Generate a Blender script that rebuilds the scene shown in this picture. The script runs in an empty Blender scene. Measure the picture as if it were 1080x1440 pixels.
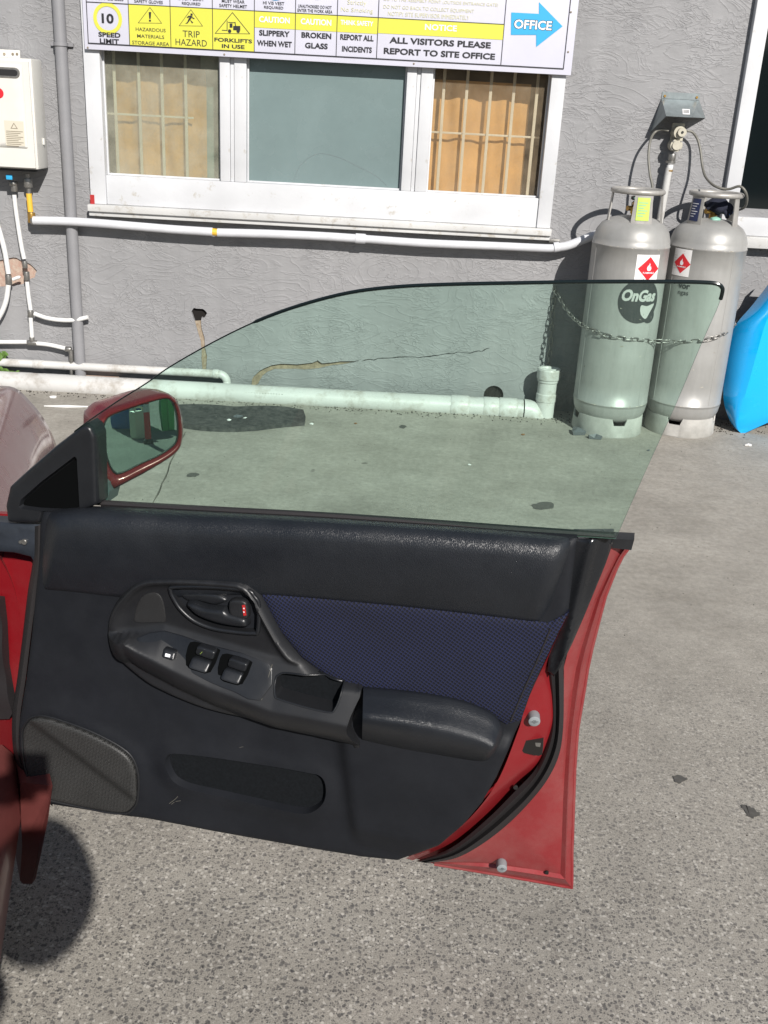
import bpy, bmesh, math, random
import numpy as np
from math import sin, cos, tan, pi, radians as rad, sqrt, atan2, hypot
from mathutils import Vector, Matrix
from mathutils.geometry import delaunay_2d_cdt
random.seed(4)
SC = bpy.context.scene
COL = SC.collection

# ------------------------------------------------------------------ camera
EYE = np.array([0.0, 0.0, 1.55]); PITCH = rad(21.7); ROLL = rad(3.1); FOC = 1450.0
cd = bpy.data.cameras.new('camera'); cam = bpy.data.objects.new('camera', cd); COL.objects.link(cam)
cd.sensor_fit = 'VERTICAL'; cd.sensor_height = 36; cd.lens = 36 * FOC / 1440.0
cd.clip_start = 0.02; cd.clip_end = 400
RM = Matrix.Rotation(pi/2 - PITCH, 4, 'X') @ Matrix.Rotation(ROLL, 4, 'Z')
cam.matrix_world = Matrix.Translation(EYE) @ RM
SC.camera = cam
RN = np.array(RM.to_3x3())

# ------------------------------------------------------------------ sky and sun
SUN_E = rad(34); SUN_A = rad(21)          # elevation, angle right of straight behind
W_ = bpy.data.worlds.new('World'); SC.world = W_; W_.use_nodes = True
nt = W_.node_tree
sky = nt.nodes.new('ShaderNodeTexSky'); sky.sky_type = 'NISHITA'; sky.sun_disc = False
sky.sun_elevation = SUN_E
sun_dir = np.array([sin(SUN_A)*cos(SUN_E), -cos(SUN_A)*cos(SUN_E), sin(SUN_E)])   # towards the sun
sky.sun_rotation = math.atan2(sun_dir[0], sun_dir[1])
sky.altitude = 20; sky.dust_density = 0.6
bg = nt.nodes['Background']; bg.inputs[1].default_value = 0.052
nt.links.new(sky.outputs[0], bg.inputs[0])
sl = bpy.data.lights.new('sun', 'SUN'); sl.energy = 5.0; sl.angle = rad(0.5); sl.color = (1.0, 0.955, 0.90)
so = bpy.data.objects.new('sun', sl); COL.objects.link(so)
so.rotation_euler = Vector(sun_dir.tolist()).to_track_quat('Z', 'Y').to_euler()
so.location = (2, -3, 6)
vs = SC.view_settings; vs.view_transform = 'Standard'; vs.look = 'None'; vs.gamma = 1; vs.exposure = 0.20
vs.use_curve_mapping = False

# ------------------------------------------------------------------ where things stand
def ray(x, y): return RN @ np.array([(x-540)/FOC, -(y-720)/FOC, -1.0])
def wp(x, y, Y):                       # point on the vertical plane at depth Y
    d = ray(x, y); return EYE + d*(Y/d[1])
def gp(x, y, z=0.0):                   # point at height z
    d = ray(x, y); return EYE + d*((z-EYE[2])/d[2])
class Frame:                            # vertical plane: u along it, v up, n towards the viewer's side
    def __init__(s, A, ang, lean=0.0, v0=0.0, curve=0.0):
        s.A = np.array([A[0], A[1], 0.0]); s.U = np.array([cos(ang), -sin(ang), 0]); s.N = np.array([-sin(ang), -cos(ang), 0])
        s.lean = lean; s.v0 = v0; s.curve = curve
    def off(s, v): t = v - s.v0; return s.lean*t + s.curve*t*t
    def __call__(s, u, v, n=0.0):
        u = np.asarray(u, float); v = np.asarray(v, float); n = np.asarray(n, float) + s.off(v)
        return (s.A + u[..., None]*s.U + n[..., None]*s.N) + np.stack([0*u, 0*u, v], -1) if u.ndim else s.A + u*s.U + n*s.N + np.array([0, 0, v])
    def p(s, x, y, n=0.0):
        d = ray(x, y); v = s.v0
        for _ in range(8):
            t = (n + s.off(v) - (EYE - s.A) @ s.N)/(d @ s.N); P = EYE + t*d; v = P[2]
        return ((P - s.A) @ s.U, P[2])
    def pl(s, pts, n=0.0): return [s.p(x, y, n) for x, y in pts]

# ------------------------------------------------------------------ materials
def M(name, col, rough=.5, metal=0., spec=.5, mott=None, bump=None, coat=0., col2=None, ramp=(.35, .65), trans=0, alpha=1, rn=None):
    m = bpy.data.materials.new(name); m.use_nodes = True; n = m.node_tree.nodes; L = m.node_tree.links
    b = n['Principled BSDF']; b.inputs['Base Color'].default_value = (*col, 1); b.inputs['Roughness'].default_value = rough
    b.inputs['Metallic'].default_value = metal; b.inputs['Specular IOR Level'].default_value = spec
    b.inputs['Coat Weight'].default_value = coat; b.inputs['Coat Roughness'].default_value = .06
    tc = n.new('ShaderNodeTexCoord')
    if mott:
        t = n.new('ShaderNodeTexNoise'); t.inputs['Scale'].default_value = mott[0]; t.inputs['Detail'].default_value = 8; t.inputs['Roughness'].default_value = .65
        L.new(tc.outputs['Object'], t.inputs['Vector'])
        r = n.new('ShaderNodeValToRGB'); r.color_ramp.elements[0].position = ramp[0]; r.color_ramp.elements[1].position = ramp[1]
        c2 = col2 or tuple(c*(1-mott[1]) for c in col)
        r.color_ramp.elements[0].color = (*c2, 1); r.color_ramp.elements[1].color = (*col, 1)
        L.new(t.outputs[0], r.inputs[0]); L.new(r.outputs[0], b.inputs['Base Color'])
    if rn:
        t = n.new('ShaderNodeTexNoise'); t.inputs['Scale'].default_value = rn[0]; t.inputs['Detail'].default_value = 6
        L.new(tc.outputs['Object'], t.inputs['Vector'])
        r = n.new('ShaderNodeMapRange'); r.inputs[1].default_value = .3; r.inputs[2].default_value = .7; r.inputs[3].default_value = rn[1]; r.inputs[4].default_value = rn[2]
        L.new(t.outputs[0], r.inputs[0]); L.new(r.outputs[0], b.inputs['Roughness'])
    if bump:
        t = n.new('ShaderNodeTexNoise'); t.inputs['Scale'].default_value = bump[0]; t.inputs['Detail'].default_value = 6
        L.new(tc.outputs['Object'], t.inputs['Vector'])
        u = n.new('ShaderNodeBump'); u.inputs['Strength'].default_value = bump[1]; u.inputs['Distance'].default_value = bump[2]
        L.new(t.outputs[0], u.inputs['Height']); L.new(u.outputs[0], b.inputs['Normal'])
    return m
def nodes(m): return m.node_tree.nodes, m.node_tree.links, m.node_tree.nodes['Principled BSDF']
def mix(n, L, fac, a, b, kind='MIX'):
    x = n.new('ShaderNodeMix'); x.data_type = 'RGBA'; x.blend_type = kind
    for i, s in ((0, fac), (6, a), (7, b)):
        if isinstance(s, (int, float)): x.inputs[i].default_value = s
        elif isinstance(s, tuple): x.inputs[i].default_value = (*s, 1)
        else: L.new(s, x.inputs[i])
    return x.outputs[2]
def noise(n, L, co, scale, detail=4, rough=.5, dist=0):
    t = n.new('ShaderNodeTexNoise'); t.inputs['Scale'].default_value = scale; t.inputs['Detail'].default_value = detail
    t.inputs['Roughness'].default_value = rough; t.inputs['Distortion'].default_value = dist; L.new(co, t.inputs['Vector']); return t.outputs[0]
def ramp(n, L, fac, stops):
    r = n.new('ShaderNodeValToRGB'); e = r.color_ramp.elements
    while len(e) < len(stops): e.new(.5)
    for i, (p, c) in enumerate(stops):
        e[i].position = p; e[i].color = (c, c, c, 1) if isinstance(c, (int, float)) else (*c, 1)
    L.new(fac, r.inputs[0]); return r.outputs[0]
def math_(n, L, op, a, b=0.0):
    x = n.new('ShaderNodeMath'); x.operation = op
    for i, s in ((0, a), (1, b)):
        if isinstance(s, (int, float)): x.inputs[i].default_value = s
        else: L.new(s, x.inputs[i])
    return x.outputs[0]

def mat_concrete():
    m = M('concrete_yard', (.3, .3, .3), .92, spec=.25); n, L, b = nodes(m); tc = n.new('ShaderNodeNewGeometry'); co = tc.outputs['Position']
    big = noise(n, L, co, .9, 6, .6, .4); mid = noise(n, L, co, 5, 6, .6)
    sep = n.new('ShaderNodeSeparateXYZ'); L.new(co, sep.inputs[0])
    # wear: near the car the cement skin is gone and the stones show
    near = math_(n, L, 'ADD', math_(n, L, 'MULTIPLY', sep.outputs[1], -.36), 1.42)
    near = math_(n, L, 'ADD', near, math_(n, L, 'MULTIPLY', math_(n, L, 'SUBTRACT', big, .5), .9)); 
    wear = ramp(n, L, near, [(.15, 0.), (.85, 1.)])
    base = ramp(n, L, big, [(.3, (.27, .253, .222)), (.5, (.32, .302, .268)), (.7, (.36, .342, .31))])
    base = mix(n, L, .5, base, ramp(n, L, mid, [(.3, (.24, .225, .20)), (.7, (.40, .38, .345))]))
    wob = n.new('ShaderNodeTexNoise'); wob.inputs['Scale'].default_value = 90; L.new(co, wob.inputs['Vector'])
    vm = n.new('ShaderNodeVectorMath'); vm.operation = 'SCALE'; vm.inputs[3].default_value = .009; L.new(wob.outputs[1], vm.inputs[0])
    va = n.new('ShaderNodeVectorMath'); va.operation = 'ADD'; L.new(co, va.inputs[0]); L.new(vm.outputs[0], va.inputs[1])
    f = noise(n, L, co, 420, 3, .7)
    def stones(scale, frac, size):
        v = n.new('ShaderNodeTexVoronoi'); v.inputs['Scale'].default_value = scale; L.new(va.outputs[0], v.inputs['Vector'])
        sc = n.new('ShaderNodeSeparateColor'); L.new(v.outputs['Color'], sc.inputs[0])
        k = math_(n, L, 'MULTIPLY', ramp(n, L, sc.outputs[0], [(frac-.02, 1.), (frac+.02, 0.)]), ramp(n, L, v.outputs['Distance'], [(size*.8, 1.), (size*1.15, 0.)]))
        return k, sc.outputs[1], v.outputs['Distance']
    k1, t1, d1 = stones(95, .42, .42); k2, t2, d2 = stones(210, .45, .45); k3, t3, d3 = stones(140, .16, .5)
    matrix = ramp(n, L, f, [(.3, (.19, .178, .158)), (.5, (.32, .303, .272)), (.68, (.46, .437, .396))])
    stone = mix(n, L, k2, matrix, ramp(n, L, t2, [(0, (.09, .088, .086)), (1, (.20, .19, .178))]))
    stone = mix(n, L, k3, stone, (.50, .48, .44))
    stone = mix(n, L, math_(n, L, 'MULTIPLY', k1, .72), stone, ramp(n, L, t1, [(0, (.045, .045, .05)), (.6, (.10, .098, .10)), (1, (.19, .175, .16))]))
    patch = ramp(n, L, noise(n, L, co, 2.2, 5, .6), [(.3, .80), (.7, 1.12)]); stone = mix(n, L, 1., stone, patch, 'MULTIPLY')
    fine = ramp(n, L, f, [(.3, .60), (.5, 1.03), (.70, 1.42)])
    base = mix(n, L, .8, base, fine, 'MULTIPLY')
    sandy = ramp(n, L, noise(n, L, co, 38, 8, .75), [(.33, .80), (.5, 1.), (.67, 1.18)]); base = mix(n, L, 1., base, sandy, 'MULTIPLY')
    c = mix(n, L, wear, base, stone)
    c = mix(n, L, 1., c, (.97, .962, .945), 'MULTIPLY')
    c = mix(n, L, 1., c, ramp(n, L, noise(n, L, co, 1.5, 9, .72, .3), [(.32, .84), (.5, 1.), (.68, 1.10)]), 'MULTIPLY')
    # dark spots of oil and gum
    s = noise(n, L, co, 7, 2, .4); spots = ramp(n, L, s, [(.765, 1.), (.79, .45)])
    c = mix(n, L, 1., c, spots, 'MULTIPLY')
    streak = n.new('ShaderNodeMapping'); streak.inputs['Scale'].default_value = (.5, 5, 1); L.new(co, streak.inputs[0])
    st = ramp(n, L, noise(n, L, streak.outputs[0], 1.6, 5, .6), [(.35, .98), (.65, 1.02)])
    c = mix(n, L, 1., c, st, 'MULTIPLY')
    L.new(c, b.inputs['Base Color'])
    h = math_(n, L, 'ADD', math_(n, L, 'MULTIPLY', d1, wear), math_(n, L, 'MULTIPLY', f, .8))
    bp = n.new('ShaderNodeBump'); bp.inputs['Strength'].default_value = .35; bp.inputs['Distance'].default_value = .003
    L.new(h, bp.inputs['Height']); L.new(bp.outputs[0], b.inputs['Normal'])
    return m

def mat_render_wall():
    m = M('grey_painted_render', (.27, .27, .285), .62, spec=.35); n, L, b = nodes(m); tc = n.new('ShaderNodeTexCoord'); co = tc.outputs['Object']
    mp = n.new('ShaderNodeMapping'); mp.inputs['Scale'].default_value = (1, 1, 2.1); L.new(co, mp.inputs[0])
    a = noise(n, L, mp.outputs[0], 3.1, 3, .5, 2.6)
    r1 = math_(n, L, 'ABSOLUTE', math_(n, L, 'SUBTRACT', a, .5)); r1 = ramp(n, L, r1, [(0, 1.), (.022, .35), (.06, 0.)])
    a2 = noise(n, L, mp.outputs[0], 6.5, 2, .5, 3.4)
    r2 = math_(n, L, 'ABSOLUTE', math_(n, L, 'SUBTRACT', a2, .47)); r2 = ramp(n, L, r2, [(0, 1.), (.03, .2), (.07, 0.)])
    mask = ramp(n, L, noise(n, L, co, 4.3, 2), [(.42, 0.), (.55, 1.)])
    r2 = math_(n, L, 'MULTIPLY', r2, mask)
    lump = noise(n, L, mp.outputs[0], 9, 5, .55); fine = noise(n, L, co, 130, 3, .6)
    h = math_(n, L, 'ADD', math_(n, L, 'MULTIPLY', r1, .55), math_(n, L, 'MULTIPLY', r2, .7))
    h = math_(n, L, 'ADD', h, math_(n, L, 'MULTIPLY', lump, 1.5)); h = math_(n, L, 'ADD', h, math_(n, L, 'MULTIPLY', fine, .12))
    bp = n.new('ShaderNodeBump'); bp.inputs['Strength'].default_value = .62; bp.inputs['Distance'].default_value = .0045
    L.new(h, bp.inputs['Height']); L.new(bp.outputs[0], b.inputs['Normal'])
    c = ramp(n, L, noise(n, L, co, 1.1, 7, .6), [(.3, (.250, .250, .256)), (.7, (.288, .287, .294))])
    sep = n.new('ShaderNodeSeparateXYZ'); L.new(tc.outputs['Generated'], sep.inputs[0])
    dirt = ramp(n, L, math_(n, L, 'ADD', sep.outputs[2], math_(n, L, 'MULTIPLY', noise(n, L, co, 5, 5), .06)), [(.03, .72), (.1, 1.)])
    c = mix(n, L, 1., c, dirt, 'MULTIPLY')
    mp3 = n.new('ShaderNodeMapping'); mp3.inputs['Scale'].default_value = (7, 7, .5); L.new(co, mp3.inputs[0])
    c = mix(n, L, 1., c, ramp(n, L, noise(n, L, mp3.outputs[0], 1.3, 7, .65), [(.3, .90), (.55, 1.0), (.75, 1.07)]), 'MULTIPLY')
    fl = ramp(n, L, noise(n, L, co, 28, 8, .7), [(.70, 0.), (.74, .5)]); c = mix(n, L, fl, c, (.38, .37, .36))
    L.new(c, b.inputs['Base Color']); return m

def mat_glass(name, tint, gloss=1.0, haze=None):
    m = bpy.data.materials.new(name); m.use_nodes = True; n, L = m.node_tree.nodes, m.node_tree.links
    n.remove(n['Principled BSDF']); o = n['Material Output']
    t = n.new('ShaderNodeBsdfTransparent'); t.inputs[0].default_value = (*tint, 1)
    g = n.new('ShaderNodeBsdfGlossy'); g.inputs['Roughness'].default_value = .01; g.inputs[0].default_value = (gloss, gloss, gloss, 1)
    f = n.new('ShaderNodeLayerWeight'); f.inputs[0].default_value = .5
    fr = math_(n, L, 'ADD', math_(n, L, 'MULTIPLY', math_(n, L, 'POWER', f.outputs['Facing'], 5), .95), .04)
    mx = n.new('ShaderNodeMixShader'); L.new(fr, mx.inputs[0]); L.new(t.outputs[0], mx.inputs[1]); L.new(g.outputs[0], mx.inputs[2])
    out = mx.outputs[0]
    if haze:
        d = n.new('ShaderNodeBsdfDiffuse'); d.inputs[0].default_value = (*haze[0], 1)
        m2 = n.new('ShaderNodeMixShader')
        tc = n.new('ShaderNodeTexCoord'); k = ramp(n, L, noise(n, L, tc.outputs['Object'], haze[2], 6, .6), [(.3, haze[1]*.55), (.75, haze[1]*1.6)])
        L.new(k, m2.inputs[0]); L.new(out, m2.inputs[1]); L.new(d.outputs[0], m2.inputs[2]); out = m2.outputs[0]
    L.new(out, o.inputs[0]); return m

def mat_dots(name, base, hole, scale, rough=.6, size=.32, bstr=.6, dist=.001, rot=.6):
    m = M(name, base, rough); n, L, b = nodes(m); tc = n.new('ShaderNodeTexCoord')
    mp = n.new('ShaderNodeMapping'); mp.inputs['Rotation'].default_value = (0, 0, 0); L.new(tc.outputs['UV'], mp.inputs[0])
    v = n.new('ShaderNodeTexVoronoi'); v.voronoi_dimensions = '2D'; v.inputs['Scale'].default_value = scale; v.inputs['Randomness'].default_value = .0
    mp.inputs['Rotation'].default_value = (0, 0, rot)
    L.new(mp.outputs[0], v.inputs['Vector'])
    k = ramp(n, L, v.outputs['Distance'], [(size*.8, 1.), (size*1.2, 0.)])
    c = mix(n, L, k, base, hole)
    c = mix(n, L, .6, c, ramp(n, L, noise(n, L, tc.outputs['Object'], 9, 5), [(.3, .6), (.7, 1.3)]), 'MULTIPLY')
    L.new(c, b.inputs['Base Color'])
    bp = n.new('ShaderNodeBump'); bp.invert = True; bp.inputs['Strength'].default_value = bstr; bp.inputs['Distance'].default_value = dist
    L.new(k, bp.inputs['Height']); L.new(bp.outputs[0], b.inputs['Normal']); return m

def mat_paint_worn(name, col, dirt, amount=(.52, .62), scale=18, rough=.5):
    m = M(name, col, rough); n, L, b = nodes(m); tc = n.new('ShaderNodeTexCoord'); co = tc.outputs['Object']
    k = ramp(n, L, noise(n, L, co, scale, 8, .72), [(amount[0], 0.), (amount[1], 1.)])
    big = ramp(n, L, noise(n, L, co, 3, 4), [(.3, .86), (.7, 1.05)])
    c = mix(n, L, k, col, dirt); c = mix(n, L, 1., c, big, 'MULTIPLY'); L.new(c, b.inputs['Base Color'])
    bp = n.new('ShaderNodeBump'); bp.inputs['Strength'].default_value = .4; bp.inputs['Distance'].default_value = .002
    L.new(noise(n, L, co, 40, 6), bp.inputs['Height']); L.new(bp.outputs[0], b.inputs['Normal']); return m

def mat_cylinder():
    m = M('silver_cylinder_paint', (.33, .32, .295), .42, .22); n, L, b = nodes(m); tc = n.new('ShaderNodeTexCoord'); co = tc.outputs['Object']
    c = ramp(n, L, noise(n, L, co, 3, 8, .65), [(.3, (.315, .313, .300)), (.7, (.42, .418, .405))])
    mp = n.new('ShaderNodeMapping'); mp.inputs['Scale'].default_value = (14, 14, 1.2); L.new(co, mp.inputs[0])
    c = mix(n, L, .5, c, ramp(n, L, noise(n, L, mp.outputs[0], 1, 6, .7), [(.3, .8), (.7, 1.12)]), 'MULTIPLY')
    sc = ramp(n, L, noise(n, L, co, 38, 9, .8), [(.665, 0.), (.70, 1.)]); c = mix(n, L, sc, c, (.62, .61, .58))
    sp = ramp(n, L, noise(n, L, co, 21, 5, .6), [(.735, 0.), (.755, 1.)]); c = mix(n, L, sp, c, (.12, .085, .05))
    L.new(c, b.inputs['Base Color'])
    L.new(ramp(n, L, noise(n, L, co, 8, 6), [(.3, .34), (.7, .52)]), b.inputs['Roughness'])
    bp = n.new('ShaderNodeBump'); bp.inputs['Strength'].default_value = .15; bp.inputs['Distance'].default_value = .002
    L.new(noise(n, L, co, 30, 6), bp.inputs['Height']); L.new(bp.outputs[0], b.inputs['Normal']); return m

def mat_black(name, col=(.022, .024, .029), rough=.5, leather=0, spec=.4, scuff=.0):
    m = M(name, col, rough, spec=spec); n, L, b = nodes(m); tc = n.new('ShaderNodeTexCoord'); co = tc.outputs['Object']
    dust = ramp(n, L, noise(n, L, co, 4, 9, .75), [(.42, 0.), (.78, .6)])
    c = mix(n, L, dust, col, tuple(x*1.8+.004 for x in col))
    if scuff:
        mp = n.new('ShaderNodeMapping'); mp.inputs['Scale'].default_value = (3, 3, 26); mp.inputs['Rotation'].default_value = (0, .5, 0); L.new(co, mp.inputs[0])
        k = ramp(n, L, noise(n, L, mp.outputs[0], 5, 4, .8), [(.72, 0.), (.78, scuff)]); c = mix(n, L, k, c, (.22, .22, .23))
    L.new(c, b.inputs['Base Color'])
    L.new(ramp(n, L, noise(n, L, co, 11, 6), [(.3, rough-.08), (.7, rough+.12)]), b.inputs['Roughness'])
    bp = n.new('ShaderNodeBump'); bp.inputs['Strength'].default_value = .5; bp.inputs['Distance'].default_value = .00035 if leather else .00025
    if leather:
        v = n.new('ShaderNodeTexVoronoi'); v.inputs['Scale'].default_value = 1; v.feature = 'DISTANCE_TO_EDGE'
        mp2 = n.new('ShaderNodeMapping'); mp2.inputs['Scale'].default_value = (520, 520, 190); mp2.inputs['Rotation'].default_value = (0, .25, 0); L.new(co, mp2.inputs[0]); L.new(mp2.outputs[0], v.inputs['Vector'])
        hh = ramp(n, L, v.outputs['Distance'], [(0, 0.), (.25, 1.)])
        wr = noise(n, L, mp2.outputs[0], .35, 4, .6, 1.0)
        L.new(math_(n, L, 'ADD', hh, math_(n, L, 'MULTIPLY', wr, 1.2)), bp.inputs['Height'])
    else: L.new(noise(n, L, co, 900, 2), bp.inputs['Height'])
    L.new(bp.outputs[0], b.inputs['Normal']); return m

def mat_carpaint(name, col, rough=.3, metal=.35, coat=.6, dust=.25):
    m = M(name, col, rough, metal, coat=coat); n, L, b = nodes(m); tc = n.new('ShaderNodeTexCoord'); co = tc.outputs['Object']
    k = ramp(n, L, noise(n, L, co, 6, 8, .7), [(.4, 0.), (.8, dust)]); c = mix(n, L, k, col, (.42, .30, .27))
    fl = ramp(n, L, noise(n, L, co, 900, 1), [(.3, .85), (.7, 1.15)]); c = mix(n, L, .5, c, fl, 'MULTIPLY')
    L.new(c, b.inputs['Base Color']); L.new(ramp(n, L, noise(n, L, co, 14, 5), [(.3, rough-.06), (.7, rough+.12)]), b.inputs['Roughness']); return m

MT = dict(
 tealreflect=M('pale_teal_reflection', (.26, .42, .42), .7, mott=(3, .3)),
 edgepale=M('pale_green_glass_edge', (.09, .15, .125), .3),
 bracket=M('dark_blue_grey_bracket', (.028, .034, .045), .45, mott=(20, .4)), guardflat=M('red_paint_ground_reflection', (.19, .055, .050), .35, .2, mott=(6, .3), coat=.3),  # guardflat: ground reflected in the red paint is put into the brown colour
 foot=M('dusty_foot_ring', (.50, .49, .46), .7, mott=(9, .3), bump=(40, .3, .002)),
 concrete=mat_concrete(), render=mat_render_wall(),
 subsoil=M('dirt_in_joint', (.05, .045, .038), 1, mott=(30, .5)),
 mortar=M('exposed_plaster', (.34, .27, .19), .95, mott=(25, .45), bump=(60, .8, .006)),
 brick=M('exposed_brick', (.38, .24, .19), .95, mott=(40, .4), col2=(.45, .37, .30), bump=(70, .8, .004)),
 hole=M('dark_cavity', (.01, .008, .007), 1),
 rust=M('brown_water_stain', (.36, .31, .24), .8, mott=(45, .4), col2=(.20, .14, .08), bump=(50, .5, .003)),
 white=mat_paint_worn('white_window_paint', (.60, .61, .63), (.42, .39, .33), (.60, .72)),
 sill=mat_paint_worn('weathered_sill_paint', (.56, .56, .55), (.40, .37, .32), (.55, .68)),
 redmark=M('red_paint_mark', (.38, .02, .02), .6),
 filmglass=M('blue_grey_window_film', (.175, .235, .235), .22, mott=(4, .1), rn=(6, .15, .35)),
 obscure=mat_glass('grimy_wired_glass', (.92, .93, .88), .7, ((.46, .45, .37), .26, 7)),
 obscure2=mat_glass('grimy_clear_glass', (.95, .93, .89), .6, ((.50, .40, .28), .13, 9)),
 blind=M('brown_paper_blind', (.80, .50, .21), .8, mott=(2.5, .22), bump=(6, .4, .02)),
 room=M('dark_room', (.02, .02, .02), .9), darkglass=M('black_window_glass', (.006, .009, .010), .06),
 bars=M('cream_security_bar', (.75, .76, .68), .5),
 signboard=M('white_sign_panel', (.60, .60, .69), .38, mott=(5, .05)), signblack=M('black_print', (.02, .02, .025), .45),
 signyellow=M('yellow_print', (.62, .60, .07), .45), signpale=M('faded_yellow_print', (.62, .61, .40), .45), signblue=M('blue_print', (.03, .36, .66), .45), signwhite=M('white_print', (.8, .8, .84), .45),
 galv=M('galvanised_steel', (.30, .34, .35), .42, .55, mott=(22, .25), bump=(40, .1, .001)),
 cyl=mat_cylinder(), cylmat=M('collar_paint', (.44, .425, .40), .45, .3, mott=(20, .25)),
 whitesticker=M('white_sticker', (.78, .77, .76), .4), redsticker=M('red_sticker', (.62, .02, .03), .4), greensticker=M('lime_sticker', (.50, .68, .12), .4), bluesticker=M('navy_sticker', (.02, .03, .09), .4), logo=M('charcoal_decal', (.035, .038, .04), .45), logolight=M('decal_letters', (.45, .45, .43), .4),
 brass=M('brass_fitting', (.50, .30, .08), .35, .7, mott=(40, .3)), yellowtape=M('yellow_tape', (.75, .45, .05), .5),
 beige=M('beige_regulator', (.52, .49, .40), .5, mott=(30, .2)), hose=M('grey_gas_hose', (.17, .165, .145), .5, .2), steel=M('dull_steel', (.36, .35, .33), .4, .8, mott=(60, .3)),
 pipewhite=mat_paint_worn('dirty_white_pvc', (.57, .565, .55), (.33, .30, .26), (.50, .72), 9, .42), lagging=M('white_pipe_lagging', (.62, .63, .66), .6, mott=(12, .12), bump=(25, .3, .003)),
 hosewhite=M('white_plastic_hose', (.74, .74, .73), .4, mott=(14, .12)), downpipe=M('grey_painted_downpipe', (.25, .25, .262), .5, mott=(8, .1)),
 heater=M('cream_enamel', (.66, .65, .61), .35, mott=(5, .06)), heaterdark=M('black_grille', (.015, .015, .015), .5), label=M('cream_label', (.60, .56, .46), .5), labeltext=M('brown_print', (.22, .18, .13), .5),
 glove=M('navy_glove', (.012, .015, .03), .9, bump=(50, .5, .004)), gloveblue=M('blue_cuff', (.03, .16, .5), .8), mint=M('mint_rubber', (.25, .5, .4), .5),
 bluepaint=mat_carpaint('bright_blue_paint', (.0, .44, .95), .18, .0, 1., .0),
 rubber=M('black_rubber', (.02, .02, .022), .6, bump=(40, .3, .002)), rubbermat=M('dark_rubber_and_pipe_shade', (.022, .023, .024), .85, mott=(30, .4), col2=(.075, .073, .07), bump=(60, .6, .004)),
 plastic_scrap=M('grey_plastic_scrap', (.10, .11, .12), .4), litter=M('white_litter', (.7, .7, .68), .7), leaf=M('dry_leaf', (.20, .10, .04), .9), weed=M('green_weed', (.09, .17, .03), .7),
 stain=M('dark_oil_spot', (.10, .095, .086), .8, mott=(60, .3)),
 window=mat_glass('green_tinted_glass', (.865, .98, .93), .75, ((.32, .42, .38), .013, 3)), glassedge=M('ground_glass_edge', (.008, .014, .014), .25),
 pad=mat_black('black_vinyl_pad', (.0112, .0130, .0165), .35, 1, .5), trim=mat_black('black_moulded_trim', (.0085, .0096, .0125), .6, 0, .26, .10), console=mat_black('black_console_plastic', (.0112, .0118, .0135), .42, 0, .5, .06),
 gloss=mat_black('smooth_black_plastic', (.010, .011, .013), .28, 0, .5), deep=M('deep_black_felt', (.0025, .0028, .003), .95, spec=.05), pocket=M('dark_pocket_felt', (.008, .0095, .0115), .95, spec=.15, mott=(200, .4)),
 navy=mat_dots('navy_mesh_fabric', (.0062, .0100, .043), (.0008, .0012, .005), 180, .8, .36, .9, .0015, .5),
 grille=mat_dots('perforated_speaker_grille', (.034, .034, .033), (.008, .008, .008), 330, .5, .30, .7, .0006, .0), grille2=mat_dots('fine_tweeter_grille', (.016, .016, .017), (.006, .006, .006), 500, .6, .30, .6, .0005, .0),
 redpaint=mat_carpaint('bright_red_paint', (.24, .007, .012), .40, .25, .4, .07), redfaded=mat_carpaint('dusty_red_paint', (.29, .032, .036), .42, .35, .3, .30), maroon=mat_carpaint('dark_red_paint', (.17, .009, .013), .25, .2, .45, .06), guard=mat_carpaint('faded_red_guard_paint', (.17, .030, .033), .20, .3, .6, .12),
 seal=M('black_rubber_seal', (.018, .016, .017), .55, bump=(120, .2, .001)), greystop=M('grey_rubber_stop', (.22, .24, .25), .7), redlock=M('red_lock_mark', (.42, .02, .02), .5),
 mirror=M('mirror_silver', (.50, .54, .53), .01, 1., rn=(18, .0, .014)), scratch=M('pale_scuff', (.10, .095, .08), .9),
 clothes=M('dark_clothing', (.04, .045, .06), .9), skin=M('skin', (.45, .28, .20), .6), hair=M('dark_hair', (.03, .02, .015), .7), phone=M('black_phone', (.02, .02, .02), .3),
 green=M('bright_green_plastic', (.06, .60, .12), .4), crate_red=M('red_plastic', (.80, .03, .04), .45), can=M('cream_plastic_can', (.85, .84, .64), .5),
)

# ------------------------------------------------------------------ builders
WL = {}
def wloc(o): return WL.get(o.name, np.zeros(3)) if o else np.zeros(3)
def obj(name, V, F, mat, parent=None, smooth=False, mats=None, fm=None, uv=None, base=False, sharp=None):
    V = np.asarray(V, float).reshape(-1, 3)
    c = (V.min(0)+V.max(0))/2
    if base or parent is None: c[2] = V[:, 2].min()
    me = bpy.data.meshes.new(name); me.from_pydata((V-c).tolist(), [], [list(map(int, f)) for f in F])
    for mm in (mats or [mat]): me.materials.append(MT[mm] if isinstance(mm, str) else mm)
    if fm is not None: me.polygons.foreach_set('material_index', fm)
    if uv is not None:
        l = me.uv_layers.new(name='UV'); vi = np.empty(len(me.loops), np.int32); me.loops.foreach_get('vertex_index', vi)
        l.data.foreach_set('uv', np.asarray(uv, np.float32)[vi].ravel())
    me.validate(); 
    if smooth:
        me.polygons.foreach_set('use_smooth', [True]*len(me.polygons))
        me.set_sharp_from_angle(angle=rad(sharp or 40))
    me.update()
    o = bpy.data.objects.new(name, me); COL.objects.link(o); o.parent = parent
    o.location = (c - wloc(parent)).tolist(); WL[o.name] = c
    return o
def empty(name, loc, parent=None):
    o = bpy.data.objects.new(name, None); COL.objects.link(o); o.parent = parent; o.empty_display_size = .1
    loc = np.array(loc, float); o.location = (loc - wloc(parent)).tolist(); WL[o.name] = loc; return o
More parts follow.
